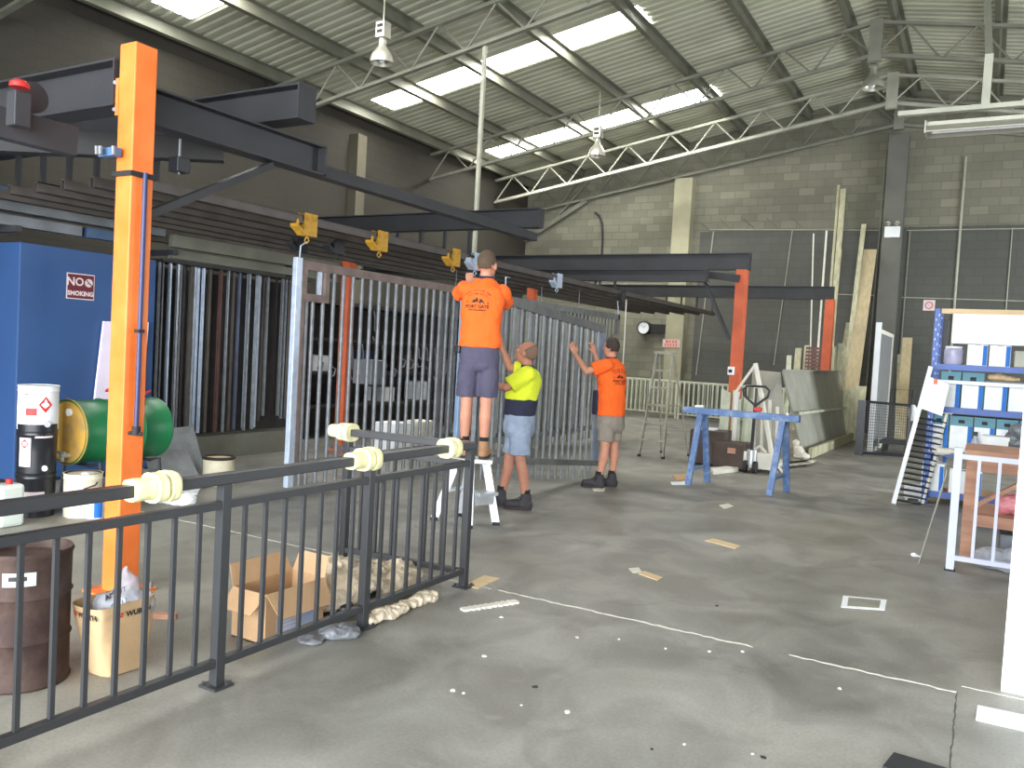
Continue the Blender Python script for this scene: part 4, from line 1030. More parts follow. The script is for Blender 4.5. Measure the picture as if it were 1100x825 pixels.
# kraft bag with printed name
bc_ = at(112, 722, 'z', 0)+V(.0, .07, 0)
FW = (V(0, 0, 0)-V(bc_.x, bc_.y, 0)).normalized(); RT = V(-FW.y, FW.x, 0)
FV, RV = FW, RT
FW, RT = (FV*math.cos(.62)+RV*math.sin(.62)), (RV*math.cos(.62)-FV*math.sin(.62))
t = thing('paper_bag', 'open kraft paper bag with printed name at the foot of the nearest orange post', 'bag', bc_)
def bag_r(k_, s=0.):
    a = 2*PI*k_; e = 2/4.5
    ca, sa = math.cos(a), math.sin(a)
    return (math.copysign(abs(ca)**e, ca), math.copysign(abs(sa)**e, sa))
def bagf(u, v, inset=0.):
    cx2, cy2 = bag_r(u); w = (.115+.045*v)*(1-inset); d = (.085+.045*v)*(1-inset)
    off = RT*(-.025*v)+FW*(-.01*v)
    wob = 1+.02*math.sin(u*40+v*6)
    return bc_+off+RT*cx2*w*wob+FW*cy2*d*wob+V(0, 0, .34*v*(1+.03*math.sin(2*PI*u+1.0))+.003)
mb = MB(); nu, nv = 48, 8
O = [[mb.bm.verts.new(bagf(i/nu, j/nv)) for j in range(nv+1)] for i in range(nu)]
I = [[mb.bm.verts.new(bagf(i/nu, max(j/nv, .02), .03)) for j in range(nv+1)] for i in range(nu)]
for i in range(nu):
    i2 = (i+1) % nu
    for j in range(nv):
        mb.bm.faces.new((O[i][j], O[i2][j], O[i2][j+1], O[i][j+1])); mb.bm.faces.new((I[i][j], I[i][j+1], I[i2][j+1], I[i2][j]))
    mb.bm.faces.new((O[i][nv], O[i2][nv], I[i2][nv], I[i][nv]))
mb.bm.faces.new([O[i][0] for i in range(nu)][::-1]); mb.bm.faces.new([I[i][0] for i in range(nu)])
bag = mb.build('shell', M_paper, t, smooth=50)
def bag_print(body, size, a0, v0, m, nm, ext=0.):
    mb = MB()
    def f(p):
        # arc position around the bag front : u in [0,1], front is u=.25
        u = a0+p.x/.80; v = v0+p.y/.34; q = bagf(u, v); cc2 = V(bc_.x, bc_.y, q.z); n = (q-cc2); n.z = 0; n.normalize(); return q+n*.004
    add_text(mb, body, size, f, .002) if body else None
    return mb, f
for a0, nm in ((.245, 'a'), (.40, 'b')):
    pass
def flip(side_, a0, v0, body, size, mt, mark=False):
    mb = MB()
    def f(p):
        v = v0+p.y/.34; w = .115+.045*v; d = .085+.045*v; k2 = 4.5
        off = bc_+RT*(-.025*v)+FW*(-.01*v)+V(0, 0, .34*v)
        if side_ == 0:
            x = a0+p.x; return off+RT*x+FW*(d*(1-min(.97, abs(x/w)**k2))**(1/k2)*1.02+.005)
        x = a0+p.x; return off+FW*x-RT*(w*(1-min(.97, abs(x/d)**k2))**(1/k2)*1.02+.005)
    if mark:
        for (xa, xb, ya, yb2) in ((-.013, -.002, .0, .011), (.002, .013, .0, .011), (-.013, .013, -.011, -.003)):
            n = 4; 
            for i in range(n):
                xs, xe = xa+(xb-xa)*i/n, xa+(xb-xa)*(i+1)/n
                mb.bm.faces.new([mb.bm.verts.new(f(V(*q))) for q in ((xs, ya, 0), (xe, ya, 0), (xe, yb2, 0), (xs, yb2, 0))])
    else: add_text(mb, body, size, f, .0015)
    mb.build('printed_name' if not mark else 'printed_mark', mt, t)
# u grows counter-clockwise from RT; front = .25, so moving right on the front means smaller u
flip(0, .035, .87, 'WURTH', .036, M_text); flip(0, -.060, .88, '', 0, M_redtext, True)
flip(1, .030, .87, 'WURTH', .034, M_text); flip(1, -.055, .88, '', 0, M_redtext, True)
FW, RT = FV, RV
c = bc_+V(0, 0, .3)
o = blob('plastic_bag', M_film, 'clear plastic bag with handwriting stuffed in the kraft paper bag', 'bag', [(c+RT*.02+V(0, 0, .0), (.11, .09, .10)), (c+RT*.03+V(0, 0, .09), (.06, .05, .08)), (c+RT*.02+V(0, 0, .145), (.02, .02, .05)), (c+RT*-.06, (.08, .06, .07)), (c+RT*.10, (.06, .06, .07))], .01, .02, .05)
bt = BVHTree.FromObject(o, bpy.context.evaluated_depsgraph_get())
mb = MB()
def onbag(v, oo):
    p = c+FW*.4+RT*(oo[0]+v.x*.9-v.y*.25)+V(0, 0, oo[1]+v.y+v.x*.45); h = bt.ray_cast(p, -FW, 1.0)
    return (h[0] if h[0] else c+FW*.09+RT*(oo[0]+v.x)+V(0, 0, oo[1]+v.y))+FW*.004
add_text(mb, 'AMIOT', .032, lambda v: onbag(v, (-.02, .075))); add_text(mb, 'CALL', .036, lambda v: onbag(v, (.0, .035)))
tag(mb.build('handwriting', M_black2), 'black handwriting across the clear plastic bag', 'writing')
hw = bpy.data.objects['handwriting']; hw.parent = o
for k_ in ('label', 'category'):
    if k_ in hw: del hw[k_]
c = at(168, 668, 'z', 0); tag(MB().bar(c+V(-.12, .0, .015), c+V(.04, .1, .015), .04, .03).build('wood_offcut', M_timber), 'dark wood offcut on the floor right of the kraft paper bag', 'wood')

# open cardboard carton
c0 = at(284, 694, 'z', 0); Wx, Ly, Hz = .25, .44, .27
t = thing('cardboard_box', 'open cardboard carton with raised flaps behind the black balustrade', 'box', (c0.x-Wx/2, c0.y+Ly/2, 0))
x1, x0, y0, y1 = c0.x, c0.x-Wx, c0.y, c0.y+Ly
mb = MB(); mb.b2(x0, x1, y0, y1, 0, .006); mb.b2(x0, x0+.005, y0, y1, 0, Hz); mb.b2(x1-.005, x1, y0, y1, 0, Hz); mb.b2(x0+.005, x1-.005, y0, y0+.005, 0, Hz); mb.b2(x0+.005, x1-.005, y1-.005, y1, 0, Hz)
mb.build('body', M_card, t)
def flap(a, b2, out, ang, L2):
    a, b2, out = V(a), V(b2), V(out); d = out*math.cos(ang)*L2+V(0, 0, math.sin(ang)*L2); mb = MB(); n = (b2-a).cross(d).normalized()*.004
    e = (b2-a)*.05
    A = [mb.bm.verts.new(p) for p in (a, b2, b2+d-e, a+d+e)]; B = [mb.bm.verts.new(p+n) for p in (a, b2, b2+d-e, a+d+e)]
    for i in range(4): mb.bm.faces.new((A[i], A[(i+1) % 4], B[(i+1) % 4], B[i]))
    mb.bm.faces.new(A[::-1]); mb.bm.faces.new(B); mb.build('flap', M_card, t)
flap((x0, y0, Hz), (x1, y0, Hz), (0, -1, 0), -.75, .13)
flap((x1, y0, Hz), (x1, y1, Hz), (1, 0, 0), -.95, .15)
flap((x0, y1, Hz), (x0, y0, Hz), (-1, 0, 0), 1.1, .12)
flap((x1, y1, Hz), (x0, y1, Hz), (0, 1, 0), 1.25, .12)
MB().b2(x1+.0005, x1+.002, y0+.08, y1-.04, .015, .12).build('printed_label', mat('pale_blue_label', rgb(168, 180, 206), .6), t)
mb = MB()
for i in range(4): mb.b2(x1+.002, x1+.003, y0+.10, y0+.26-.03*(i % 2), .03+i*.022, .037+i*.022)
mb.build('label_print', M_signw, t)

# cloth heap, film
rnd = random.Random(4)
parts = []
hc = at(400, 655, 'z', 0)+V(-.22, 0.10, 0)
for i in range(26):
    s = rnd.random(); q = hc+V((rnd.random()-.5)*.34, (s-.5)*.95, .05+.13*math.sin(PI*min(1, s*1.1))*rnd.random()+.02)
    parts.append((q, (.06+rnd.random()*.06, .09+rnd.random()*.09, .04+rnd.random()*.05)))
parts += [(hc+V(-.05, -.15, .09), (.12, .16, .10)), (hc+V(-.05, .15, .09), (.13, .18, .10))]
blob('drop_cloth', M_cloth, 'heap of beige drop cloth lying behind the corner of the black balustrade', 'cloth', parts, .010, .07, .05)
c1 = at(405, 668, 'z', 0); c2 = at(458, 646, 'z', 0)
parts = [(c1+(c2-c1)*s+V(0, 0, .03), (.06+.02*math.sin(s*7), .10, .026+.010*math.sin(s*9))) for s in (0, .14, .28, .42, .56, .7, .85, 1.0)]
blob('drop_cloth', M_cloth, 'end of beige cloth spilling under the black balustrade onto the aisle', 'cloth', parts, .008, .05, .045)
c1 = at(330, 691, 'z', 0); c2 = at(366, 684, 'z', 0)
blob('plastic_bag', M_filmgrey, 'flattened grey plastic bag on the floor under the black balustrade', 'bag', [(c1+V(0, .03, .01), (.08, .07, .025)), (c2+V(0, .03, .02), (.10, .08, .045)), ((c1+c2)/2+V(0, .05, .02), (.08, .05, .04))], .01, .03, .05)
mb = MB(); c = at(362, 664, 'z', 0); mb.ell(c+V(0, .05, .05), (.07, .06, .05)); tag(mb.build('dark_bag', M_black2, smooth=True), 'small dark bag between the carton and the cloth heap', 'bag')

# floor litter
def chip(name, pts, h, m, label, cat='board'):
    P = [at(x, y, 'z', 0) for x, y in pts]; P = [V(p.x, p.y, .001) for p in P]
    return tag(quad_plate(MB(), P, h).build(name, m), label, cat)
chip('plywood_offcut', ((499, 629), (520, 619), (537, 622), (513, 633)), .006, M_pine, 'thin plywood offcut by the corner post of the black balustrade')
rnd = random.Random(9); mb = MB(); a, b2 = at(496, 656, 'z', 0), at(556, 647, 'z', 0); d = (b2-a); n_ = V(-d.y, d.x, 0).normalized()
prev = None
for i in range(31):
    p = a+d*i/30; w_ = .018+.012*((i*7) % 3)/2+rnd.random()*.012
    cur = [mb.bm.verts.new(p+n_*w_*s+V(0, 0, z)) for s, z in ((-1, 0), (-1, .012), (1, .012), (1, 0))]
    if prev:
        for k_ in range(4): mb.bm.faces.new((prev[k_], prev[(k_+1) % 4], cur[(k_+1) % 4], cur[k_]))
    else: mb.bm.faces.new(cur)
    prev = cur
mb.bm.faces.new(prev)
tag(mb.build('jagged_strip', M_offwhite), 'pale jagged strip on the floor in front of the corner post', 'strip')
chip('plywood_offcut', ((757, 581), (766, 579), (796, 587), (790, 590)), .006, M_pine, 'small pale board on the floor in the middle of the aisle')
chip('paper_scrap', ((675, 611), (686, 610), (690, 615), (680, 616)), .003, M_offwhite, 'small paper scrap beside the thin plywood chip in the aisle', 'paper')
chip('plywood_offcut', ((686, 617), (692, 614), (712, 621), (706, 624)), .006, M_pine, 'thin plywood chip in the aisle left of the small pale board')
chip('paper_scrap', ((636, 525), (650, 524), (649, 528), (638, 528)), .003, M_offwhite, 'pale scrap on the floor by the boots of the right worker', 'paper')
chip('paper_scrap', ((720, 518), (742, 517), (738, 521), (722, 521)), .003, M_white, 'white scrap left of the blue trestle', 'paper')
chip('cardboard_offcut', ((722, 512), (738, 510), (744, 515), (728, 517)), .02, M_card, 'brown cardboard offcut left of the foot of the blue trestle', 'cardboard')
chip('paper_scrap', ((772, 543), (782, 541), (788, 544), (778, 547)), .003, M_offwhite, 'pale scrap on the floor below the blue trestle', 'paper')
rnd = random.Random(21)
spots = [(700, 805), (735, 800), (808, 810), (820, 814), (560, 758), (610, 765), (575, 738), (498, 745), (486, 742), (770, 651), (798, 700), (902, 740), (620, 685), (665, 687), (715, 697), (762, 700), (538, 663), (520, 705)]
for i, (x, y) in enumerate(spots):
    m, nmz = (M_dark, 'dark') if i in (0, 3, 6, 9) else (M_offwhite, 'pale')
    c = at(x, y, 'z', 0); r = .005+rnd.random()*.009; mb = MB()
    n_ = 7; P0 = [V(c.x+r*(.6+rnd.random()*.8)*math.cos(2*PI*k_/n_), c.y+r*(.6+rnd.random()*.8)*math.sin(2*PI*k_/n_), 0) for k_ in range(n_)]
    A = [mb.bm.verts.new(p) for p in P0]; B = [mb.bm.verts.new(p+V(0, 0, .004)) for p in P0]
    for k_ in range(n_): mb.bm.faces.new((A[k_], A[(k_+1) % n_], B[(k_+1) % n_], B[k_]))
    mb.bm.faces.new(B); mb.bm.faces.new(A[::-1])
    tag(mb.build('floor_chip', m), '%s crumb of debris on the concrete floor of the aisle' % nmz, 'debris', '%s debris crumbs' % nmz)
# ------------------------------------------------------------------ trestle, ladder, jack, stored material
t = thing('trestle', 'blue steel trestle standing in the aisle', 'trestle', (-2.64, 10.55, 0))
MB().b2(-3.38, -1.93, 10.44, 10.56, .93, 1.01).build('top_beam', M_blue, t, bevel=.004)
MB().b2(-3.40, -1.98, 10.62, 10.70, .95, 1.0).build('rear_beam', M_blue, t)
for x, e in ((-3.16, 0), (-2.13, 1)):
    for (fx, fy, ty) in ((-.07, 10.40, 10.49), (.03, 10.92, 10.66)):
        mb = MB(); mb.bar((x+fx-.01, fy, 0.006), (x, ty, .94), .075, .05, (0, 1, 0)); mb.build('leg', M_blue, t)
    MB().bar((x-.03, 10.42, .22), (x-.01, 10.88, .22), .03, .03).build('spreader', M_blue, t)
    MB().bar((x, 10.45, .9), (x, 10.7, .9), .05, .05).build('cross_piece', M_blue, t)
c = at(815, 434, 'z', 1.0); c = V(-2.35, 10.64, 1.01)
tag(MB().box(c+V(-.12, 0, .03), (.1, .06, .05)).build('red_tool', M_red, bevel=.012), 'small red tool lying on the blue trestle', 'tool')
tag(MB().cyl((-2.08, 10.5, 1.01), (-2.08, 10.5, 1.035), .03).build('steel_nut', M_alu), 'bright steel nut on the right end of the blue trestle', 'nut')
tag(MB().cyl((-3.24, 10.5, 1.02), (-3.12, 10.48, 1.03), .018, seg=12).build('tape_roll', M_offwhite), 'pale offcut on the left end of the blue trestle', 'offcut')

# aluminium stepladder
def lad(P, label):
    t = thing('stepladder', label, 'ladder', V(-4.6, 13.1, 0))
    bl, br_, tl, tr = V(-4.83, 12.78, 0), V(-4.42, 12.78, 0), V(-4.72, 13.05, 1.70), V(-4.46, 13.05, 1.70)
    for a, b2 in ((bl, tl), (br_, tr)): MB().bar(a, b2, .022, .065, (0, 1, 0)).build('front_stile', M_aluold, t)
    for a, b2 in ((V(-4.74, 13.62, 0), tl+V(0, .08, -.04)), (V(-4.26, 13.62, 0), tr+V(0, .08, -.04))): MB().bar(a, b2, .022, .05, (0, 1, 0)).build('rear_leg', M_aluold, t)
    for i in range(1, 6):
        f = i/6; a = bl.lerp(tl, f); b2 = br_.lerp(tr, f); MB().bar(a, b2, .08, .03).build('tread', M_aluold, t)
    MB().b2(-4.76, -4.42, 13.0, 13.18, 1.69, 1.73).build('top_cap', M_aluold, t)
    for i in (1, 3): MB().bar((-4.72, 13.55-.14*i, .25*i+.1), (-4.3, 13.55-.14*i, .25*i+.1), .02, .02).build('rear_brace', M_aluold, t)
    for a in (bl, br_, V(-4.74, 13.62, 0), V(-4.26, 13.62, 0)): MB().box(a+V(0, 0, .02), (.04, .07, .04)).build('rubber_foot', M_dark, t)
lad(None, 'weathered aluminium stepladder standing in front of the pale balustrade panels')
# platform steps under worker
LP = dp(509, 492, 7.72); LZ = .60
t = thing('platform_steps', 'small aluminium platform steps the worker in orange stands on', 'ladder', (LP.x, LP.y, 0))
cR = V(CR.x, CR.y, 0).normalized(); cF = V(CF.x, CF.y, 0).normalized()
def LQ(r, f, z): return V(LP.x, LP.y, 0)+cR*r+cF*f+V(0, 0, z)
Rm = Matrix((cR, cF, V(0, 0, 1))).transposed()
MB().box(LQ(0, 0, LZ-.02), (.36, .26, .04), Rm).build('platform', M_alu, t, bevel=.006)
M_aluw = mat('bright_aluminium', rgb(226, 230, 236), .4, .3, .05, 10)
for (r, f, rt, ft, m) in ((-.32, -.08, -.16, -.05, M_aluw), (.02, -.22, .0, -.1, M_aluw), (.20, .0, .10, .0, M_aluw), (-.1, .3, -.1, .1, M_alu)):
    pass
feet = {'a': (-.34, -.02), 'b': (.0, -.30), 'c': (.24, -.10), 'd': (-.10, .22)}
tops = {'a': (-.15, .02), 'b': (-.12, -.10), 'c': (.12, -.08), 'd': (-.05, .12)}
tops['b'] = (-.02, -.12)
for k_ in feet:
    MB().bar(LQ(*feet[k_], 0.01), LQ(*tops[k_], LZ-.03), .07, .03, cF).build('leg', M_aluw, t)
    MB().box(LQ(*feet[k_], .015), (.07, .05, .03), Rm).build('rubber_foot', M_dark, t)
MB().bar(LQ(.04, -.22, .30), LQ(.2, -.10, .30), .16, .03).build('tread', M_alu, t)
MB().bar(LQ(.04, -.22, .24), LQ(.2, -.10, .24), .03, .09).build('tread_apron', M_alu, t)
MB().bar(LQ(-.26, 0, .28), LQ(-.08, .18, .28), .06, .025).build('rear_brace', M_alu, t)

# pallet jack
J = V(-2.93, 12.36, 0)
t = thing('pallet_jack', 'hand pallet jack with a looped black handle behind the blue trestle', 'pallet jack', J)
MB().bar(J+V(0, .02, .22), J+V(.02, -.02, 1.0), .045, .045).build('shaft', M_black2, t, bevel=.01)
H = J+V(.02, -.02, 1.0)
MB().tube([H+V(0, 0, 0), H+V(-.17, 0, .14), H+V(-.19, 0, .23), H+V(-.13, 0, .285), H+V(.13, 0, .285), H+V(.19, 0, .23), H+V(.17, 0, .14), H+V(0, 0, 0)], .018, 10).build('handle_loop', M_black2, t, smooth=50)
MB().bar(H, H+V(0, 0, .26), .03, .03).build('handle_stem', M_black2, t)
MB().cyl(J+V(0, .05, .12), J+V(0, .05, .34), .07).build('pump', M_alu, t)
for s in (-.07, .07): MB().cyl(J+V(s-.025, 0, .09), J+V(s+.025, 0, .09), .09, seg=24).build('steer_wheel', M_dark, t, smooth=40)
for s in (-.2, .2):
    MB().b2(J.x+s-.08, J.x+s+.08, J.y+.15, J.y+1.25, .06, .11).build('fork', M_offwhite, t, bevel=.01)
    MB().cyl(J+V(s-.06, 1.1, .04), J+V(s+.06, 1.1, .04), .04).build('load_wheel', M_dark, t)
MB().b2(J.x-.28, J.x+.28, J.y+.1, J.y+.17, .06, .3).build('fork_carriage', M_offwhite, t)

# white stand and tall white poles
C0 = V(-2.95, 12.75, 0)
t = thing('pole_stand', 'white three-legged stand with a tall slanting pole behind the pallet jack', 'stand', C0)
MB().bar(C0+V(.32, -.05, 0.0), C0+V(-.12, .1, 1.62), .05, .05).build('tall_pole', M_offwhite, t)
MB().bar(C0+V(-.35, -.15, 0.02), C0+V(.05, .02, .38), .03, .03).build('leg', M_offwhite, t)
MB().bar(C0+V(.45, -.1, 0.02), C0+V(.05, .02, .38), .03, .03).build('leg', M_offwhite, t)
MB().bar(C0+V(-.12, .1, 1.6), C0+V(-.42, .2, 1.15), .03, .03).build('arm', M_offwhite, t)
MB().bar(C0+V(-.42, .2, 1.15), C0+V(-.40, .2, 0), .04, .04).build('rear_pole', M_offwhite, t)

# tube bundle in front of middle post
rnd = random.Random(2)
for i in range(9):
    x = -3.73+i*.062; w_ = rnd.choice([.05, .06, .045]); y = 13.45-.04*(i % 3); h = 1.17-.02*(i % 3) - (.1 if i > 4 else 0)
    tag(MB().b2(x, x+w_, y, y+.05, .0, h).build('steel_tube', M_galvfar if i != 4 else M_white), 'upright pale steel tube in the bundle before the middle orange post', 'steel tube', 'tubes before the middle orange post')
for i in range(4):
    x = -3.1+i*.12; h = 1.25-.1*i
    tag(MB().bar((x, 13.3, 0), (x-.1, 13.5, h), .05, .04).build('white_batten', M_offwhite), 'short white batten standing behind the pallet jack handle', 'batten', 'white battens behind the pallet jack')
o = at(752, 503, 'z', 0); o2 = at(788, 503, 'z', 0)
t = thing('brown_crate', 'tall brown steel crate under the left half of the blue trestle', 'crate', (-3.65, 12.85, 0))
MB().b2(-3.95, -3.42, 12.62, 13.1, .02, .54).build('body', M_brownsteel, t, bevel=.01)
MB().b2(-3.9, -3.6, 12.7, 12.95, .54, .57).build('rag', M_white, t, bevel=.01)
t = thing('brown_crate', 'lower brown steel crate under the middle of the blue trestle', 'crate', (-3.25, 12.6, 0))
MB().b2(-3.52, -3.06, 12.45, 12.9, .02, .40).build('body', M_brownsteel, t, bevel=.01)
MB().b2(-3.30, -3.18, 12.44, 12.45, .25, .33).build('label', M_timber, t)
chip('pallet_board', ((763, 506), (790, 503), (793, 507), (766, 510)), .05, M_offwhite, 'pale block on the floor in front of the brown crates', 'board')
mb = MB(); a, b2 = at(800, 508, 'z', 0), at(868, 500, 'z', 0)
t = thing('timber_pallet', 'dark low pallet on the floor right of the pallet jack', 'pallet', a)
for s in (-.2, 0, .2): MB().bar(a+V(0, s+.3, .05), b2+V(0, s+.2, .05), .12, .03).build('slat', M_cloth if s == 0 else M_aluold, t)
for s in (.1, .5, .9): c = a.lerp(b2, s)+V(0, .25, .017); MB().box(c, (.1, .5, .034)).build('bearer', M_rust, t)

# big leaning zinc sheets
def slab(P, th, name, m, label, cat, group=None):
    o = leaning(P, th, name, m, label, cat)
    if group: o['group'] = group
    return o
M_tubepale = M_galvfar
t = thing('sheet_rack', 'stack of large dull metal sheets leaning in a long rack on the right', 'sheet rack', (-3.0, 18, 0))
for i, dx in enumerate((0, .02)):
    mb = MB(); P = [V(-2.72-dx, 15.25, .03), V(-2.62-dx, 20.75, .03), V(-3.0-dx, 20.75, 1.52), V(-3.15-dx, 15.25, 1.50)]
    n = V(.012, 0, .003); A_ = [mb.bm.verts.new(p) for p in P]; B_ = [mb.bm.verts.new(p+n) for p in P]
    for k_ in range(4): mb.bm.faces.new((A_[k_], A_[(k_+1) % 4], B_[(k_+1) % 4], B_[k_]))
    mb.bm.faces.new(A_[::-1]); mb.bm.faces.new(B_); mb.build('sheet', M_sheet, t)
MB().bar((-3.12, 15.2, 1.52), (-2.98, 20.8, 1.54), .05, .04).build('top_bar', M_sheet, t)
MB().bar((-2.82, 15.3, .78), (-2.72, 20.3, .72), .04, .05).build('middle_bar', M_tubepale, t)
MB().bar((-2.58, 15.2, .10), (-2.52, 20.8, .09), .06, .18).build('bottom_kerb', M_boards, t)
MB().box((-2.52, 20.3, .16), (.1, .6, .3)).build('end_block', M_boards, t)
slab([V(-3.55, 14.7, 0), V(-2.95, 15.1, 0), V(-3.2, 15.3, 1.48), V(-3.7, 15.3, 1.5)], .012, 'metal_sheet', M_sheet, 'smaller dull metal sheet leaning at the near end of the long rack', 'sheet')
blob('rag', M_offwhite, 'pale rag on the floor at the near end of the long sheet rack', 'cloth', [((-2.68, 15.0, .06), (.14, .12, .07)), ((-2.74, 15.0, .14), (.09, .09, .1)), ((-2.8, 15.05, .26), (.06, .07, .08))], .012, .05, .06)

# boards leaning on the far wall
NB = [0]
def board(xb, yb, xt, yt, w, m, label, th=.035, zy=22.62, group='boards leaning on the far wall', yb_plane=None):
    NB[0] += 1; oy = .045*(NB[0] % 9); zy -= oy; yb_plane -= oy
    a = at(xb, yb, 'z', 0) if yb_plane is None else V(at(xb, 468, 'y', yb_plane).x, yb_plane, 0)
    b2 = at(xt, yt, 'y', zy)
    return tag(MB().bar(a, b2, w, th, (0, 1, 0)).build('leaning_board', m), label, 'board', group)
B_ = 20.95
board(880, 0, 901, 199, .06, M_boards, 'tallest thin pale board leaning on the far wall', yb_plane=B_)
board(885, 0, 906, 203, .13, M_boards, 'tallest wide pale board leaning on the far wall', yb_plane=B_)
board(882, 0, 902, 268, .12, M_boards2, 'buff board just right of the farthest orange post', yb_plane=B_)
board(901, 0, 928, 241, .11, M_boards, 'long pale board left of the widest buff board on the far wall', yb_plane=21.1)
board(908, 0, 935, 268, .30, M_boards2, 'widest buff board leaning on the far wall', yb_plane=B_, th=.02)
board(893, 0, 914, 347, .22, M_boards, 'pale board with a square top in front of the widest buff one', yb_plane=20.9, zy=22.3)
board(868, 0, 874, 251, .03, M_offwhite, 'thin pale rod left of the tallest boards', yb_plane=21.2, th=.03)
board(872, 0, 888, 248, .045, M_offwhite, 'pale rod with a bright tip beside the tallest boards', yb_plane=21.2, th=.03)
for i, (xb, xt, yt, w_) in enumerate(((843, 848, 382, .12), (850, 858, 374, .16), (858, 867, 371, .10), (893, 896, 372, .14), (898, 903, 369, .12), (903, 910, 372, .10))):
    board(xb, 0, xt, yt, w_, M_boards if i % 2 else M_galvfar, 'short pale board standing in the row behind the long sheet rack', yb_plane=21.4, zy=22.0, group='short boards behind the sheet rack')
for i, (xb, xt, yt, w_) in enumerate(((906, 911, 418, .16), (913, 917, 416, .12), (919, 925, 415, .24))):
    board(xb, 0, xt, yt, w_, M_boards, 'waist-high pale board at the far end of the sheet rack', yb_plane=20.2+.1*i, zy=20.7+.1*i, group='waist-high boards at the end of the sheet rack')
board(964, 0, 967, 381, .12, M_boards, 'lower pale board left of the leaning louvre frame', yb_plane=21.2, zy=22.4)
board(967, 0, 975, 363, .22, M_boards2, 'taller buff board left of the leaning louvre frame', yb_plane=21.3, zy=22.5)
# red-brown slatted pack
t = thing('slat_pack', 'pack of red-brown slats behind the farthest orange post', 'slats', (-3.6, 21.3, 0))
a = at(866, 372, 'y', 21.2); b2 = at(893, 400, 'y', 21.2)
for i in range(13):
    z = a.z-.012-i*.09; MB().b2(a.x, b2.x, 21.15, 21.25, z-.06, z).build('slat', M_redbrown, t)
for x in (a.x-.03, b2.x): MB().b2(x, x+.04, 21.12, 21.25, 0, a.z).build('side_post', M_boards, t)

# white framed screen
s0, s1 = at(934, 487, 'z', 0), V(-1.9, 20.0, 0)
t = thing('framed_screen', 'tall white-framed grey screen standing on end before the far wall', 'screen', s0)
x = s0.x; ya, yb2 = s0.y, s0.y+2.75; zt2 = 2.42
MB().b2(x-.05, x+.05, ya, ya+.07, .0, zt2+.12).build('front_stile', M_white, t)
MB().b2(x-.03, x+.03, yb2-.07, yb2, .0, zt2).build('rear_stile', M_offwhite, t)
MB().b2(x-.03, x+.03, ya+.07, yb2-.07, zt2-.08, zt2).build('top_rail', M_offwhite, t)
MB().b2(x-.03, x+.03, ya+.07, yb2-.07, .0, .08).build('bottom_rail', M_offwhite, t)
MB().b2(x-.006, x+.006, ya+.07, yb2-.07, .08, zt2-.08).build('infill', mat('grey_infill', rgb(128, 130, 130), .5), t)
# black mesh panel
a, b2 = at(922, 489, 'z', 0), at(976, 496, 'z', 0)
b2 = V(b2.x-.02, b2.y+1.6, 0)
t = thing('mesh_panel', 'low black mesh panel standing in front of the white-framed screen', 'mesh panel', a)
b2 = at(974, 492, 'z', 0)
MB().bar(a+V(0, 0, .0), a+V(0, 0, 1.04), .14, .03, (0, 1, 0)).build('end_post', M_black2, t)
MB().bar(b2, b2+V(0, 0, .98), .04, .03, (0, 1, 0)).build('end_post', M_black2, t)
MB().bar(a+V(0, 0, 1.02), b2+V(0, 0, .99), .04, .05).build('top_rail', M_black2, t)
MB().bar(a+V(0, 0, .05), b2+V(0, 0, .05), .04, .06).build('bottom_rail', M_black2, t)
mb = MB(); d = b2-a
for i in range(1, 24): mb.bar(a+d*i/24+V(0, 0, .05), a+d*i/24+V(0, 0, 1.0), .006, .006)
for i in range(1, 18): mb.bar(a+V(0, 0, .05+i*.054), b2+V(0, 0, .05+i*.052), .006, .006)
mb.build('wire_mesh', M_black2, t)
# dark trolley frame right of mesh
c = at(958, 490, 'z', 0)+V(0, .8, 0)
t = thing('flat_trolley', 'dark tubular trolley half hidden behind the black mesh panel', 'trolley', c)
MB().box(c+V(0, 0, .22), (.55, .9, .05)).build('deck', M_beam, t)
MB().tube([c+V(-.2, .4, .24), c+V(-.2, .4, 1.25), c+V(.2, .4, 1.25), c+V(.2, .4, .24)], .018, 8).build('push_handle', M_beam, t)
for a_ in (-.2, .2):
    for b_ in (-.35, .35): MB().cyl(c+V(a_-.02, b_, .1), c+V(a_+.02, b_, .1), .1, seg=20).build('wheel', M_dark, t)
blob('checked_rag', M_cartonw, 'pale checked rag hanging on the dark tubular trolley', 'cloth', [(c+V(.22, .38, .80), (.09, .06, .18))], .015, .02, .05)
tag(MB().b2(c.x+.35, c.x+.85, 21.2, 21.5, 0, 1.45).build('storage_box', M_offwhite, bevel=.01), 'pale carton far back between the buff board and louvre frame', 'box')

# ------------------------------------------------------------------ blue rack
X0, X1, YR, DR = -.60, 2.3, 11.5, .62
t = thing('storage_rack', 'blue slotted steel storage rack full of white cartons on the right', 'rack', (.8, YR+.3, 0))
M_slot = mat('slot_pale', rgb(186, 196, 224), .5)
for x in (X0, X1-.06):
    for y in (YR, YR+DR):
        p = MB().b2(x, x+.07, y, y+.05, 0, 2.42).build('upright', M_rackblue, t)
        mb = MB()
        for i in range(38): mb.box((x+.02+.03*(i % 2), y-.001, .12+i*.06), (.012, .003, .026))
        mb.build('slots', M_slot, p)
ZS = [.16, .67, 1.21, 1.74]
for z in ZS:
    MB().b2(X0+.07, X1-.06, YR+.005, YR+.04, z-.07, z-.0).build('shelf_beam', M_rackblue, t)
    MB().b2(X0+.07, X1-.06, YR+DR+.01, YR+DR+.04, z-.07, z).build('shelf_beam', M_rackblue, t)
    MB().b2(X0+.03, X1-.03, YR+.04, YR+DR+.01, z-.02, z+.0).build('shelf_board', M_cardin, t)
MB().b2(X0+.06, X1, YR+.0, YR+.04, 2.36, 2.42).build('top_beam', M_pine, t)
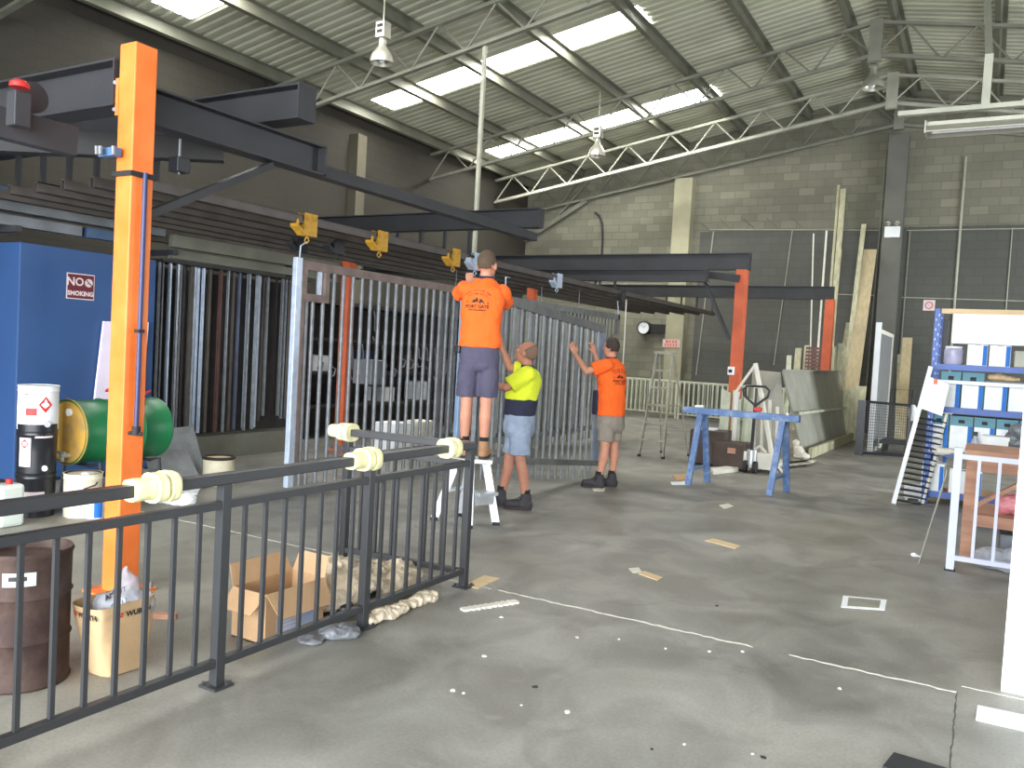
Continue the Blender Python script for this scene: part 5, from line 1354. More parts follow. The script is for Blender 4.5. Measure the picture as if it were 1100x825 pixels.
def carton(x, y, z, w, d, h, label, top=M_teal, front=M_cartonw, side=M_cartonblue, th=.09, group='cartons on the blue rack'):
    t = thing('carton', label, 'box', (x+w/2, y+d/2, z), group)
    MB().b2(x, x+w, y+.004, y+d, z, z+h).build('body', top, t)
    MB().b2(x+.004, x+w-.05, y, y+.004, z+.004, z+h-th).build('front_label', front, t)
    MB().b2(x+w-.05, x+w-.004, y+.0, y+.004, z+.004, z+h-th).build('blue_edge', side, t)
    MB().b2(x+w*.36, x+w*.64, y+.002, y+.0045, z+h-th*.72, z+h-th*.38).build('hand_hole', M_dark, t)
def xr(px, z, y=YR+.03): return at(px, 405, 'y', y).x
# middle-upper shelf : five cartons
pl = ['leftmost', 'second from the left', 'third from the left', 'fourth from the left', 'rightmost']
edges = [1010, 1033, 1058, 1084, 1110, 1137]
for i in range(5):
    xa, xb = xr(edges[i], 0), xr(edges[i+1], 0)
    if i < 2: carton(xa+.01, YR+.05, ZS[2]+.001, xb-xa-.015, .42, .44, 'white and teal carton on the second shelf from the top, %s' % pl[i], th=.14)
    else: carton(xa+.01, YR+.05, ZS[2]+.001, xb-xa-.015, .42, .32, 'low white carton on the second shelf from the top, %s' % pl[i], th=.02)
edges = [999, 1022, 1048, 1072, 1097, 1124]
for i in range(5):
    xa, xb = xr(edges[i], 0), xr(edges[i+1], 0)
    carton(xa+.025, YR+.05, ZS[1]+.001, xb-xa-.015, .42, .44, 'white and teal carton on the third shelf from the top, %s' % pl[i], th=.12)
# top shelf
tag(MB().b2(xr(1019, 0), X1-.1, YR-.005, YR+.10, 2.0, 2.36).build('white_panel_box', M_cartonw, bevel=.004), 'long white flat carton across the top of the blue rack', 'box')
# it stands on these
for i, (a_, b_) in enumerate(((1037, 1059), (1061, 1084))):
    xa, xb = xr(a_, 0), xr(b_, 0)
    carton(xa, YR+.05, ZS[3]+.001, xb-xa, .42, .255, 'white carton with blue edge on the top shelf, %s of the pair' % ('left' if i == 0 else 'right'), top=M_cartonw, th=.01)
xa = xr(1088, 0); tag(MB().b2(xa, xa+.3, YR+.05, YR+.4, ZS[3]+.001, ZS[3]+.2).build('storage_box', M_sheet, bevel=.01), 'grey box on the top shelf at the right of the pair', 'box')
xa = xr(1022, 0); t = thing('plastic_jar', 'translucent plastic jar at the left end of the top shelf', 'jar', (xa, YR+.16, ZS[3]))
MB().lathe([(.09, 0), (.105, .02), (.105, .17), (.1, .19), (.09, .2)], (xa, YR+.16, ZS[3]+.001), 24).build('body', mat('lavender_plastic', rgb(190, 188, 214), .3, alpha=.85), t, smooth=40)
MB().lathe([(.095, .2), (.095, .225), (.0, .225)], (xa, YR+.16, ZS[3]+.001), 24).build('lid', M_white, t)
tag(MB().b2(X0+.09, X0+.15, YR+.2, YR+.5, ZS[3]+.001, 2.3).build('dark_divider', M_beam), 'dark upright panel at the left end of the top shelf', 'panel')
# oddments laid on low cartons of second shelf
tag(MB().b2(xr(1060, 0), xr(1098, 0)+.2, YR+.08, YR+.4, ZS[2]+.325, ZS[2]+.35).build('grey_sheets', M_len), 'grey sheets lying on the low cartons of the second shelf', 'sheets')
blob('rolled_paper', M_pine, 'buff rolled paper on the low cartons of the second shelf', 'paper', [((xr(1072, 0), YR+.2, ZS[2]+.40), (.12, .1, .05)), ((xr(1085, 0), YR+.2, ZS[2]+.385), (.12, .08, .035))], .01, .03, .05)
# white rail across
a = dp(1006, 406, 10.05); b2 = dp(1140, 414, 9.1)
tag(MB().b2(xr(1004, 0)-.02, X1, YR-.05, YR-.01, 1.50, 1.545).build('white_rail', M_white, bevel=.006), 'long white tube laid across the front of the rack uprights', 'rail')
# hanging paper
P = [at(x, y, 'y', YR-.32) for x, y in ((999, 405), (1020, 413), (1012, 447), (987, 438))]
leaning(P, .004, 'paper_sheet', M_white, 'tilted white paper sheet hanging at the left upright of the blue rack', 'paper')
q = at(1005, 410, 'y', YR-.34)
tag(MB().box(q, (.04, .02, .06)).build('orange_clip', M_orange), 'orange clip holding the tilted white paper', 'clip')
# white box and spray bottle in front of third shelf
t = thing('white_box', 'plain white box with a lid projecting from the third shelf', 'box', (xr(1077, 0, 11.35), 11.4, ZS[1]))
xa, xb = at(1055, 480, 'y', 11.3).x, at(1083, 480, 'y', 11.3).x
MB().b2(xa, xb, 11.30, 11.53, ZS[1]+.001, ZS[1]+.24).build('body', M_cartonw, t)
MB().b2(xa-.01, xb+.01, 11.29, 11.54, ZS[1]+.2, ZS[1]+.245).build('lid', M_cartonw, t)
MB().b2(xa, xb, 11.30, 11.5, ZS[1]-.02, ZS[1]).build('tray', M_rackblue, t)
c = V(at(1047, 480, 'y', 11.45).x, 11.46, ZS[1]+.001)
t = thing('spray_bottle', 'translucent spray bottle with a black cap left of the plain white box', 'bottle', c)
MB().lathe([(.04, 0), (.045, .01), (.045, .15), (.03, .19), (.016, .2), (.016, .22)], c, 20).build('body', M_film, t, smooth=40)
MB().cyl(c+V(0, 0, .22), c+V(0, 0, .27), .02).build('cap', M_black2, t)
blob('pale_bag', M_offwhite, 'pale soft bag drooping over the left of the third shelf', 'bag', [((at(1012, 487, 'y', 11.45).x, 11.44, ZS[1]+.0), (.12, .05, .05)), ((at(1020, 487, 'y', 11.45).x, 11.45, ZS[1]+.01), (.1, .05, .04))], .01, .02, .05)
c = dp(1092, 462, 9.6)
blob('grey_bag', M_len, 'grey cloth bag slumped over the right side of the third shelf', 'bag', [((.42, 11.35, 1.0), (.16, .1, .10)), ((.35, 11.38, .9), (.12, .08, .12)), ((.5, 11.36, .88), (.16, .08, .12))], .012, .03, .07)
# bottom shelf
xa, xb = xr(996, 0), xr(1020, 0)
carton(xa+.02, YR+.03, ZS[0]+.001, xb-xa, .4, .34, 'white carton on the bottom shelf at the left upright', top=M_cartonw, th=.03)
carton(xb+.08, YR+.06, ZS[0]+.001, .35, .4, .3, 'white carton on the bottom shelf, second from the left', top=M_cartonw, th=.03)
for i, (dx, h_) in enumerate(((.06, .42), (.13, .4), (.22, .43))):
    c = V(xa+dx+.03, YR+.3, ZS[0]+.342+.001); t = thing('aerosol_can', 'small bottle standing on the white carton of the bottom shelf', 'bottle', c, 'bottles on the bottom shelf')
    MB().lathe([(.022, 0), (.022, .07), (.012, .085), (.012, .1)], c, 14).build('body', M_cartonblue if i != 1 else M_white, t, smooth=40)
c = at(972, 537, 'z', 0)
t = thing('white_crate', 'small white crate on the floor at the foot of the blue rack', 'crate', c)
MB().b2(c.x-.02, c.x+.20, c.y, c.y+.2, .03, .19).build('body', M_cartonw, t, bevel=.006)
for a_ in (0, .15): MB().b2(c.x+a_, c.x+a_+.03, c.y+.01, c.y+.19, 0, .03).build('foot', M_cartonw, t)

# louvre frame leaning on the rack
pb, pt_ = at(960, 541, 'z', 0), at(1000, 394, 'y', 11.35)
pb2, pt2 = pb+V(.30, .25, 0), pt_+V(.30, .25, 0)
t = thing('louvre_frame', 'long white louvre frame with dark slats leaning against the blue rack', 'louvre', (pb+pb2)/2)
MB().bar(pb, pt_, .07, .05, (1, 0, 0)).build('stile', M_white, t)
MB().bar(pb2, pt2-(pt2-pb2)*.32, .03, .03, (1, 0, 0)).build('stile', M_offwhite, t)
for i in range(24):
    f = (i+.8)/25; a = pb.lerp(pt_, f); b2 = pb2.lerp(pt2, min(f, 1))
    if f < .66: MB().bar(a, b2-V(0, 0, .05), .07, .012, (.3, 0, 1)).build('slat', M_black2, t)

# white balustrade piece and timber bench in front
Yg = 7.74
t = thing('balustrade_panel', 'pale lilac balustrade panel standing in front of the timber bench', 'balustrade', (-.1, Yg, 0))
M_lil = mat('pale_lilac_paint', rgb(206, 210, 238), .5, 0, .03)
xg = at(1020, 612, 'y', Yg).x
MB().b2(xg-.03, xg+.03, Yg-.03, Yg+.03, .012, 1.02).build('post', M_lil, t)
MB().b2(xg-.04, xg+.04, Yg-.04, Yg+.04, 0, .014).build('rubber_foot', M_dark, t)
MB().b2(xg+1.6-.03, xg+1.6+.03, Yg-.03, Yg+.03, .0, 1.02).build('post', M_lil, t)
MB().b2(xg+.03, xg+1.57, Yg-.02, Yg+.02, .93, .97).build('top_rail', M_lil, t)
MB().b2(xg+.03, xg+1.57, Yg-.02, Yg+.02, .09, .13).build('bottom_rail', M_lil, t)
pk = MB().b2(xg+.155-.012, xg+.155+.012, Yg-.012, Yg+.012, .13, .93).build('picket', M_lil, t)
part_copies(pk, [(.145*i, 0, 0) for i in range(1, 10)])
yb_ = 8.35
t = thing('timber_bench', 'brown timber bench with a diagonal brace behind the pale lilac balustrade', 'bench', (.8, yb_+.4, 0))
xt0 = at(1030, 600, 'y', yb_).x
for x in (xt0, xt0+1.9):
    for y in (yb_, yb_+.8): MB().b2(x, x+.09, y, y+.05, 0, .92).build('leg', M_timber, t)
MB().b2(xt0-.02, xt0+2.0, yb_-.02, yb_+.87, .92, .96).build('top', M_timber, t)
MB().b2(xt0, xt0+1.99, yb_-.02, yb_, .78, .9).build('apron', M_timber, t)
MB().b2(xt0+.02, xt0+1.97, yb_, yb_+.82, .36, .40).build('lower_shelf', M_timber, t)
MB().b2(xt0, xt0+1.99, yb_-.02, yb_, .30, .40).build('lower_rail', M_timber, t)
MB().bar((xt0+.06, yb_+.02, .45), (xt0+.62, yb_+.02, .86), .03, .1, (0, 1, 0)).build('brace', M_timber, t)
c = V(xt0+.42, yb_+.25, .40)
blob('pink_bag', mat('pink_film', rgb(226, 146, 154), .4, 0, .15, 8, .3, 24), 'pink and clear plastic bag on the lower shelf of the timber bench', 'bag', [(c+V(0, 0, .1), (.13, .12, .1)), (c+V(.12, 0, .1), (.1, .1, .1)), (c+V(-.1, 0, .08), (.08, .1, .09))], .012, .04, .06)
c = V(xt0+.78, yb_+.3, .40); blob('dark_bag', M_navy, 'dark navy bag on the lower shelf right of the pink bag', 'bag', [(c+V(0, 0, .15), (.2, .15, .16)), (c+V(.2, 0, .2), (.2, .15, .2))], .015, .04, .08)
c = V(xt0+.25, yb_-.25, 0)
blob('plastic_bag', M_film, 'clump of clear plastic film on the floor under the timber bench', 'bag', [(c+V(0, 0, .08), (.16, .12, .1)), (c+V(.2, 0, .1), (.14, .12, .12)), (c+V(.1, -.05, .05), (.2, .1, .06))], .012, .05, .06)
tag(MB().b2(xt0+.5, xt0+.95, yb_-.3, yb_-.02, 0, .16).build('blue_carton', M_cartonblue, bevel=.006), 'blue and white carton on the floor under the timber bench', 'box')
tag(MB().b2(xt0+.3, xt0+.85, yb_+.1, yb_+.5, 0, .24).build('grey_crate', M_len, bevel=.01), 'grey crate beneath the lower shelf of the timber bench', 'crate')
# small items on the floor left of it
c = at(982, 598, 'z', 0)
blob('paper_scrap', M_white, 'crumpled white scrap on the floor left of the pale lilac balustrade', 'paper', [(c+V(0, 0, .015), (.03, .025, .02)), (c+V(.035, 0, .01), (.02, .012, .01))], .005, .01, .02)
a = at(987, 606, 'z', 0); b2 = at(1018, 505, 'y', 8.2)
tag(MB().bar(a, b2, .008, .02).build('thin_strip', M_sheet), 'thin grey strip leaning beside the pale lilac balustrade', 'strip')

# white panel at right edge
pl0 = at(1075, 742, 'z', 0)
t = thing('white_partition', 'tall white panel standing at the right edge of the view', 'partition', pl0)
MB().b2(pl0.x, pl0.x+1.2, pl0.y, pl0.y+.04, .0, 2.1).build('face', M_white, t)
MB().b2(pl0.x+.02, pl0.x+1.18, pl0.y+.04, pl0.y+.10, .1, .16).build('rear_batten', M_pine, t)
mb = MB(); mb.bar((pl0.x+.6, pl0.y+.05, 1.4), (pl0.x+.6, pl0.y+.8, .0), .04, .04); mb.build('rear_prop', M_pine, t)
chip('white_board', ((1050, 760), (1130, 777), (1126, 792), (1048, 774)), .012, M_white, 'flat white board on the floor below the white panel')
chip('rubber_mat', ((960, 811), (1020, 829), (1010, 845), (948, 826)), .012, M_dark, 'corner of a dark mat at the bottom edge of the view', 'mat')
# ------------------------------------------------------------------ people
def unit(v): return V(v).normalized()
class Fig:
    def __init__(s, px, py, D, z0, face, label, name='person'):
        b = dp(px, py, D); s.b = V(b.x, b.y, 0)
        hz = ray(px, py); f = unit(V(hz.x, hz.y, 0)); s.cf = f; s.cr = V(f.y, -f.x, 0)
        s.F = unit(s.cr*face[0]+s.cf*face[1]); s.R = s.F.cross(V(0, 0, 1)); s.U = V(0, 0, 1)
        s.t = thing(name, label, 'person', s.b+V(0, 0, z0))
    def P(s, a, b, z): return s.b+s.cr*a+s.cf*b+V(0, 0, z)
def hand(mb, wrist, d, pn, side, grip=.5, sc=1.0):
    """wrist point, finger direction d, palm normal pn (side the fingers curl to), side = direction of the thumb"""
    d, pn = unit(d), unit(pn); pn = unit(pn-d*pn.dot(d)); th = unit(V(side)-d*V(side).dot(d)-pn*V(side).dot(pn))
    L = .095*sc
    mb.loft([(wrist-d*.02, th*.026*sc, pn*.019*sc), (wrist+d*.02*sc, th*.033*sc, pn*.017*sc), (wrist+d*.06*sc, th*.041*sc, pn*.015*sc), (wrist+d*L, th*.040*sc, pn*.012*sc)], 16, 2.6)
    for i, (o, ln) in enumerate(((.030, .074), (.010, .082), (-.011, .077), (-.031, .060))):
        p = wrist+d*(L-.006)+th*o*sc; ang = 0.; r = .0085*sc
        for j, f in enumerate((.42, .32, .26)):
            ang += grip*(.9 if j == 0 else 1.05)
            dd = unit(d*math.cos(ang)+pn*math.sin(ang)+th*(o*1.2 if j == 0 else 0)); q = p+dd*ln*f*sc
            mb.cap(p, q, r, r*.92, 8); p = q; r *= .94
    p = wrist+d*.022*sc+th*.026*sc; q = p+unit(th*.8+d*.65+pn*.25)*.036*sc; q2 = q+unit(d*.9+th*.25+pn*(.3+grip*.5))*.032*sc; q3 = q2+unit(d*.8-th*.1+pn*(.4+grip*.5))*.025*sc
    mb.cap(p, q, .0135*sc, .011*sc, 8); mb.cap(q, q2, .011*sc, .0095*sc, 8); mb.cap(q2, q3, .0095*sc, .0085*sc, 8)
def arm(mb, sh, el, wr): mb.cap(sh, el, .050, .041); mb.cap(el, el.lerp(wr, .3), .041, .041); mb.cap(el.lerp(wr, .3), wr, .041, .025)
def leg(mb, hip, kn, an, back):
    mb.cap(hip, kn, .078, .056); mb.cap(kn, kn.lerp(an, .3)+back*.014, .053, .057); mb.cap(kn.lerp(an, .3)+back*.014, an, .056, .036)
def head(mb, c, hf, hu, K=1.0):
    hf = unit(hf); hr = unit(hf.cross(hu)); hu = hr.cross(hf)
    R = Matrix((hr, hf, hu)).transposed()
    W = lambda r, f, u: c+(hr*r+hf*f+hu*u)*K
    z3 = lambda *a: tuple(v*K for v in a)
    mb.ell(W(0, -.012, .025), z3(.076, .096, .098), R); mb.ell(W(0, .018, -.045), z3(.060, .070, .066), R); mb.ell(W(0, .045, -.080), z3(.036, .036, .026), R)
    mb.ell(W(0, .082, .030), z3(.052, .014, .014), R, 2)                       # brow
    mb.tube([W(0, .084, .018), W(0, .106, -.022), W(0, .088, -.030)], [.008, .013, .009], 8)
    mb.ell(W(0, .085, -.052), z3(.024, .010, .007), R, 2); mb.ell(W(0, .083, -.064), z3(.021, .010, .007), R, 2)
    for s in (-1, 1):
        mb.ell(W(s*.040, .062, -.014), z3(.022, .020, .018), R, 2)
        mb.ell(W(s*.078, -.012, -.008), z3(.010, .020, .032), R, 2)
    return W, R
def hair(W, R, m, t, name='hair', rule=None, pad=1.05, nm=None):
    mb = MB(); pad = pad*1.06; mb.ell(W(0, -.014, .028), (.076*pad+.003, .096*pad+.002, .098*pad+.002), R, 4)
    c = W(0, -.014, .028); Ri = R.transposed(); dl = []
    for f in mb.bm.faces:
        q = Ri @ (f.calc_center_median()-c); q = V(q.x/.082, q.y/.102, q.z/.104)
        if not rule(q): dl.append(f)
    bmesh.ops.delete(mb.bm, geom=dl, context='FACES')
    o = mb.build(name, m, t); so = o.modifiers.new('s', 'SOLIDIFY'); so.thickness = .012; so.offset = -1
    o.data.polygons.foreach_set('use_smooth', [True]*len(o.data.polygons))
def eyes(W, R, t):
    for s in (-1, 1):
        MB().ell(W(s*.031, .074, .004), (.013, .010, .006), R, 2).build('eye', M_offwhite, t, smooth=True)
        MB().ell(W(s*.031, .0815, .004), (.0055, .004, .0055), R, 2).build('iris', M_hairb, t, smooth=True)
def boot(an, toe, m, t, sock=True):
    d = V(toe)-V(an); zf = an.z-.10; d.z = 0; d.normalize(); sd = V(-d.y, d.x, 0)
    def Q(f, s, z): return V(an.x, an.y, zf)+d*f+sd*s+V(0, 0, z)
    mb = MB()
    mb.loft([(Q(.0, 0, .165), d*.052, sd*.045), (Q(-.005, 0, .12), d*.056, sd*.047), (Q(0, 0, .07), d*.065, sd*.046), (Q(.01, 0, .02), d*.075, sd*.044)], 20)
    mb.ell(Q(.10, 0, .052), (.10, .047, .046), Matrix((d, sd, V(0, 0, 1))).transposed()); mb.ell(Q(.165, 0, .048), (.055, .048, .040), Matrix((d, sd, V(0, 0, 1))).transposed())
    mb.ell(Q(-.03, 0, .05), (.05, .043, .05), Matrix((d, sd, V(0, 0, 1))).transposed())
    o = mb.build('boot', m, t, remesh=.008, sm=4)
    mb = MB(); mb.loft([(Q(.075, 0, .0), d*.145, sd*.048), (Q(.075, 0, .025), d*.148, sd*.051)], 28, 2.5); mb.build('sole', M_sole, o)
    mb = MB()
    for i in range(4): mb.tube([Q(.06+.022*i, -.03, .115-.016*i), Q(.066+.022*i, 0, .128-.018*i), Q(.06+.022*i, .03, .115-.016*i)], .004, 6)
    mb.build('laces', M_sole, o)
    MB().loft([(Q(0, 0, .15), d*.047, sd*.043), (Q(0, 0, .185), d*.045, sd*.042), (Q(-.002, 0, .20), d*.046, sd*.043)], 20).build('sock', M_sock, t, smooth=50)
def shorts(fig, waist, hips, kn, m, wr=(.175, .125), hem=.78, flare=.098):
    mb = MB(); R, F = fig.R, fig.F
    mb.loft([(waist, R*wr[0], F*wr[1]), (waist-V(0, 0, .10), R*(wr[0]+.012), F*(wr[1]+.012)), (waist-V(0, 0, .20), R*(wr[0]+.012), F*(wr[1]+.005)), (waist-V(0, 0, .25), R*(wr[0]-.02), F*(wr[1]-.02))], 28, 2.3)
    for h, k in zip(hips, kn):
        e = h.lerp(k, hem); mb.loft([(h, R*.102, F*.112), (h.lerp(e, .5), R*.100, F*.108), (e, R*flare, F*(flare+.008))], 20)
    return mb.build('shorts', m, fig.t, remesh=.010, sm=3, disp=.024, dscale=.09)
def shirt(fig, rings, sleeves, m, name='shirt', hz=.034):
    mb = MB(); R, F = fig.R, fig.F
    mb.loft([(c, R*a, F*b) for c, a, b in rings], 32, 2.25)
    for sh, e, r0, r1 in sleeves:
        mb.ell(sh, (r0, r0, r0*.95)); mb.tube([sh, sh.lerp(e, .5), e], [r0, (r0+r1)/2, r1], 16)
    return mb.build(name, m, fig.t, remesh=.010, sm=3, disp=hz, dscale=.12)
def body(fig, pelvis, chest, neck, hc, hf, hu, arms, legs, m, K=1.06):
    mb = MB(); R, F = fig.R, fig.F
    mb.loft([(pelvis-V(0, 0, .08), R*.12, F*.085), (pelvis, R*.148, F*.095), (pelvis.lerp(chest, .5), R*.14, F*.095), (chest, R*.16, F*.105), (chest.lerp(neck, .65), R*.145, F*.08), (neck, R*.06, F*.055)], 28)
    mb.cap(neck-V(0, 0, .03), hc-V(hu)*.03-V(hf)*.02, .058, .054)
    W, Rm = head(mb, hc, hf, hu, K)
    for (sh, el, wr, hd, pn, sd, g) in arms: arm(mb, sh, el, wr); hand(mb, wr, hd, pn, sd, g)
    for (h, k, a) in legs: leg(mb, h, k, a, -F); mb.cap(a, a-V(0, 0, .03), .036, .034)
    mb.build('body', m, fig.t, remesh=.0065, sm=2)
    return W, Rm
def back_print(fig, shirt_o, origin, items, m):
    bt = BVHTree.FromObject(shirt_o, bpy.context.evaluated_depsgraph_get()); o3 = ORG[shirt_o.name]
    def f(v):
        p = origin+fig.R*v.x+V(0, 0, v.y)-fig.F*.5; h = bt.ray_cast(p-o3, fig.F, 1.0)
        return (h[0]+o3 if h[0] else origin+fig.R*v.x+V(0, 0, v.y)-fig.F*.12)-fig.F*.003
    mb = MB(); items(mb, f); mb.build('back_print', m, shirt_o)
def logo(sc):
    def items(mb, f):
        def poly(pts):
            # fine strips so that the print follows the cloth
            vs = [mb.bm.verts.new(f(V(x*sc, y*sc, 0))) for x, y in pts]; mb.bm.faces.new(vs)
        g = lambda dx, dy: (lambda v: f(V(v.x+dx*sc, v.y+dy*sc, 0)))
        add_text(mb, 'PORT GATE', .036*sc, g(0, -.062), .0016)
        add_text(mb, 'AND ENGINEERING', .0165*sc, g(0, -.090), .0007)
        for (txt, r0, y0, s) in (('FABRICATION AND', .17, -.10, .02), ('CUSTOM GATES', .145, -.10, .018)):
            n = len(txt)
            for i, ch in enumerate(txt):
                if ch == ' ': continue
                a = (i-(n-1)/2)*s*.78/r0; ca, sa = math.cos(a), math.sin(a)
                add_text(mb, ch, s*sc, (lambda v, ca=ca, sa=sa, r0=r0, y0=y0: f(V((v.x*ca+v.y*sa)+r0*sa*sc, (-v.x*sa+v.y*ca)+(y0+r0*ca)*sc, 0))), .0006)
        for pts in (((-.055, -.035), (-.03, .0), (-.022, -.008), (-.008, .018), (.006, -.006), (.0, -.032), (-.012, -.018), (-.024, -.03), (-.04, -.026)),
                    ((.008, -.03), (.018, .004), (.034, .0), (.058, -.03), (.055, -.04), (.036, -.022), (.024, -.034))):
            poly(pts)
        add_text(mb, 'P', .026*sc, g(-.085, -.025), .001); add_text(mb, 'G', .022*sc, g(.085, -.03), .001)
    return items

# --- worker on the steps
f1 = Fig(509, 492, 7.72, .60, (.10, .99), 'person in orange work shirt and dark shorts standing on small steps, back to the camera')
P = f1.P
sl, sr_ = P(-.165, .02, 2.175), P(.185, .02, 2.155)
hL, hR = P(-.09, .0, 1.50), P(.09, .0, 1.50); kL, kR = P(-.095, .0, 1.10), P(.085, -.01, 1.10); aL, aR = P(-.095, -.01, .70), P(.085, -.02, .70)
elL, wrL = P(-.235, .20, 2.10), P(-.135, .40, 2.255); elR, wrR = P(.235, .23, 2.03), P(.12, .44, 2.20)
W, Rm = body(f1, P(0, 0, 1.58), P(.01, .02, 2.02), P(.02, .01, 2.255), P(.03, .04, 2.39), unit(f1.F*.97+f1.R*.25+V(0, 0, .15)), V(0, 0, 1),
     [(sl, elL, wrL, f1.cf*.5+V(0, 0, .8), f1.cf, f1.cr, .55), (sr_, elR, wrR, f1.cf*.6+V(0, 0, .7)-f1.cr*.2, f1.cf, -f1.cr, .55)],
     [(hL, kL, aL), (hR, kR, aR)], M_skin, 1.12)
hair(W, Rm, M_hairb, f1.t, rule=lambda q: (q.z > -.55-.0*q.y and q.y < .15 and not (abs(q.x) > .8 and q.z < -.2)) or (q.z > .45+.35*q.y))
eyes(W, Rm, f1.t)
so = shirt(f1, [(P(0, 0, 1.625), .195, .145), (P(0, 0, 1.72), .188, .142), (P(0, .0, 1.9), .186, .138), (P(.01, .01, 2.05), .200, .140), (P(.01, .02, 2.15), .190, .125), (P(.015, .015, 2.215), .135, .095), (P(.02, .01, 2.265), .070, .064)],
     [(sl+V(0, 0, -.005), sl.lerp(elL, .82), .072, .072), (sr_+V(0, 0, -.005), sr_.lerp(elR, .72), .074, .076)], M_hiorange)
MB().loft([(P(.02, .01, 2.245), f1.R*.074, f1.F*.067), (P(.022, .015, 2.285), f1.R*.066, f1.F*.062)], 24).build('collar', M_navy, f1.t, smooth=40)
back_print(f1, so, P(-.03, -.0, 2.065), logo(1.12), M_text)
shorts(f1, P(0, 0, 1.66), (P(-.092, .0, 1.47), P(.092, .0, 1.47)), (P(-.10, 0, 1.12), P(.095, -.005, 1.12)), M_shortsn, hem=.86)
boot(aL, aL-f1.R*.35+f1.F*.75, M_boot, f1.t); boot(aR, aR+f1.F*1+f1.R*.1, M_boot, f1.t)
MB().box(P(-.185, -.02, 1.60), (.06, .10, .07)).build('belt_pouch', M_black2, f1.t, bevel=.01)

# --- bald worker in yellow
f2 = Fig(548, 545, 8.55, 0, (-.93, .37), 'balding person in yellow and navy shirt and denim shorts, looking up and reaching left')
P = f2.P
F, R = f2.F, f2.R
nl, fr = P(.10, -.13, 1.39), P(.08, .20, 1.42)     # near (left) and far (right) shoulders
hN, hF = P(.055, -.07, .88), P(.03, .10, .88); kN, kF = P(.075, -.09, .50), P(-.04, .08, .50); aN, aF = P(.15, -.10, .105), P(-.10, .06, .105)
elN, wrN = P(-.10, -.16, 1.24), P(-.20, .02, 1.25); elF, wrF = P(-.08, .22, 1.43), P(-.185, .20, 1.66)
hc = P(.075, .04, 1.595); hf = unit(F*.90+V(0, 0, .42)); hu = unit(V(0, 0, .9)-F*.42)
W, Rm = body(f2, P(.04, .02, .93), P(.08, .03, 1.25), P(.10, .04, 1.45), hc, hf, hu,
     [(nl, elN, wrN, -f2.cr*.8+f2.cf*.5, f2.cf-f2.cr*.3, V(0, 0, 1), .6), (fr, elF, wrF, -f2.cr*.35+V(0, 0, .9), f2.cf, -f2.cr, .35)],
     [(hN, kN, aN), (hF, kF, aF)], M_skin2)
hair(W, Rm, M_hairg, f2.t, pad=1.015, rule=lambda q: q.y < .12-.55*max(0, q.z) and q.z > -.55)
eyes(W, Rm, f2.t)
so = shirt(f2, [(P(.055, .02, 1.12), .185, .165), (P(.07, .02, 1.22), .185, .165), (P(.09, .03, 1.33), .188, .150), (P(.10, .035, 1.40), .165, .115), (P(.105, .04, 1.445), .08, .07)],
     [(nl, nl.lerp(elN, .86), .088, .092), (fr, fr.lerp(elF, .7), .085, .085)], M_hiyellow)
shirt(f2, [(P(.045, .02, .955), .178, .155), (P(.05, .02, 1.05), .180, .160), (P(.057, .02, 1.13), .182, .162)], [], M_navy, 'navy_shirt_band', .01)
MB().loft([(P(.105, .04, 1.435), R*.085, F*.078), (P(.10, .04, 1.475), R*.068, F*.064)], 24).build('collar', M_navy, f2.t, smooth=40)
shorts(f2, P(.045, .02, .985), (P(.055, -.065, .80), P(.03, .10, .80)), (P(.07, -.085, .50), P(-.02, .085, .50)), M_denim, (.172, .145), .80, .105)
boot(aN, aN-f2.cr*1.0+f2.cf*.1, M_bootd, f2.t); boot(aF, aF-f2.cr*.6+f2.cf*.7, M_bootd, f2.t)

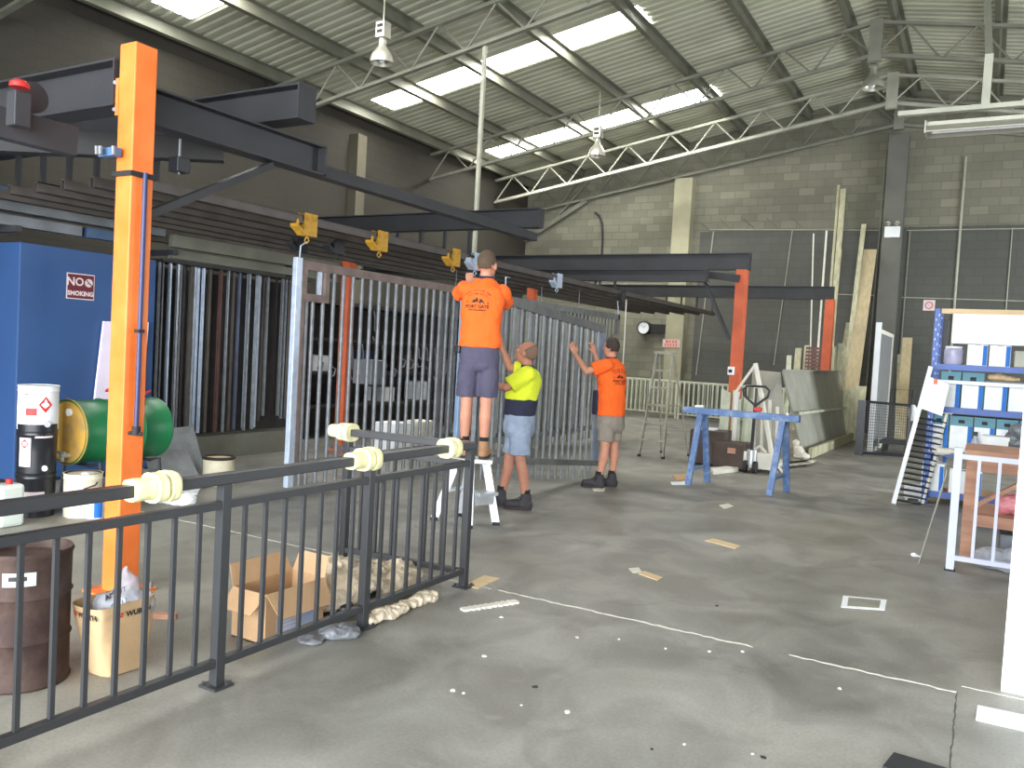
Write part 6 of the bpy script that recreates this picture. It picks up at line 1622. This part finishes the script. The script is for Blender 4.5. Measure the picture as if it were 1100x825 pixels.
# --- right worker
f3 = Fig(650, 522, 10.2, 0, (-.66, .75), 'person in orange work shirt and khaki shorts at the right end of the raked gate')
P = f3.P; F, R = f3.F, f3.R
nl, fr = P(-.06, -.16, 1.50), P(.03, .19, 1.50)
hN, hF = P(-.03, -.08, .86), P(.06, .08, .86); kN, kF = P(-.03, -.09, .50), P(.08, .07, .50); aN, aF = P(-.08, -.12, .105), P(.075, .05, .105)
elN, wrN = P(-.30, -.20, 1.41), P(-.46, -.12, 1.62); elF, wrF = P(-.15, .30, 1.44), P(-.235, .28, 1.64)
W, Rm = body(f3, P(.02, .0, .91), P(.0, .0, 1.32), P(-.015, .0, 1.58), P(-.03, .02, 1.705), unit(F+V(0, 0, .08)), V(0, 0, 1),
     [(nl, elN, wrN, -f3.cr*.4+V(0, 0, .9), f3.cf-f3.cr*.2, f3.cr, .35), (fr, elF, wrF, -f3.cr*.2+V(0, 0, .9), -f3.cr*.6+f3.cf*.5, -f3.cf, .5)],
     [(hN, kN, aN), (hF, kF, aF)], M_skin)
hair(W, Rm, M_haird, f3.t, pad=1.07, rule=lambda q: (q.z > -.55 and q.y < .15 and not (abs(q.x) > .8 and q.z < -.25)) or (q.z > .42+.35*q.y))
eyes(W, Rm, f3.t)
so = shirt(f3, [(P(.02, .0, .885), .185, .15), (P(.015, .0, 1.05), .178, .145), (P(.01, .0, 1.25), .18, .145), (P(-.0, .0, 1.40), .188, .14), (P(-.01, .0, 1.50), .18, .115), (P(-.013, .0, 1.555), .12, .085), (P(-.015, .0, 1.585), .068, .062)],
     [(nl, nl.lerp(elN, .72), .080, .082), (fr, fr.lerp(elF, .72), .080, .080)], M_hiorange)
MB().loft([(P(-.015, .0, 1.568), R*.076, F*.068), (P(-.015, .0, 1.600), R*.066, F*.062)], 24).build('collar', M_navy, f3.t, smooth=40)
back_print(f3, so, P(.02, .0, 1.38), logo(1.1), M_text)
mb = MB(); c = P(.02, 0, 1.0)+F*.10-R*.145; mb.box(c+V(0, 0, .035), (.10, .10, .30), Matrix((R, F, V(0, 0, 1))).transposed()); mb.build('side_panel', M_navy, f3.t, bevel=.02)
shorts(f3, P(.02, .0, .93), (P(-.03, -.075, .78), P(.06, .08, .78)), (P(-.03, -.085, .50), P(.075, .075, .50)), M_khaki, (.172, .135), .74, .10)
boot(aN, aN-f3.cr*1+f3.cf*.2, M_bootd, f3.t); boot(aF, aF-f3.cr*.9-f3.cf*.1, M_bootd, f3.t)
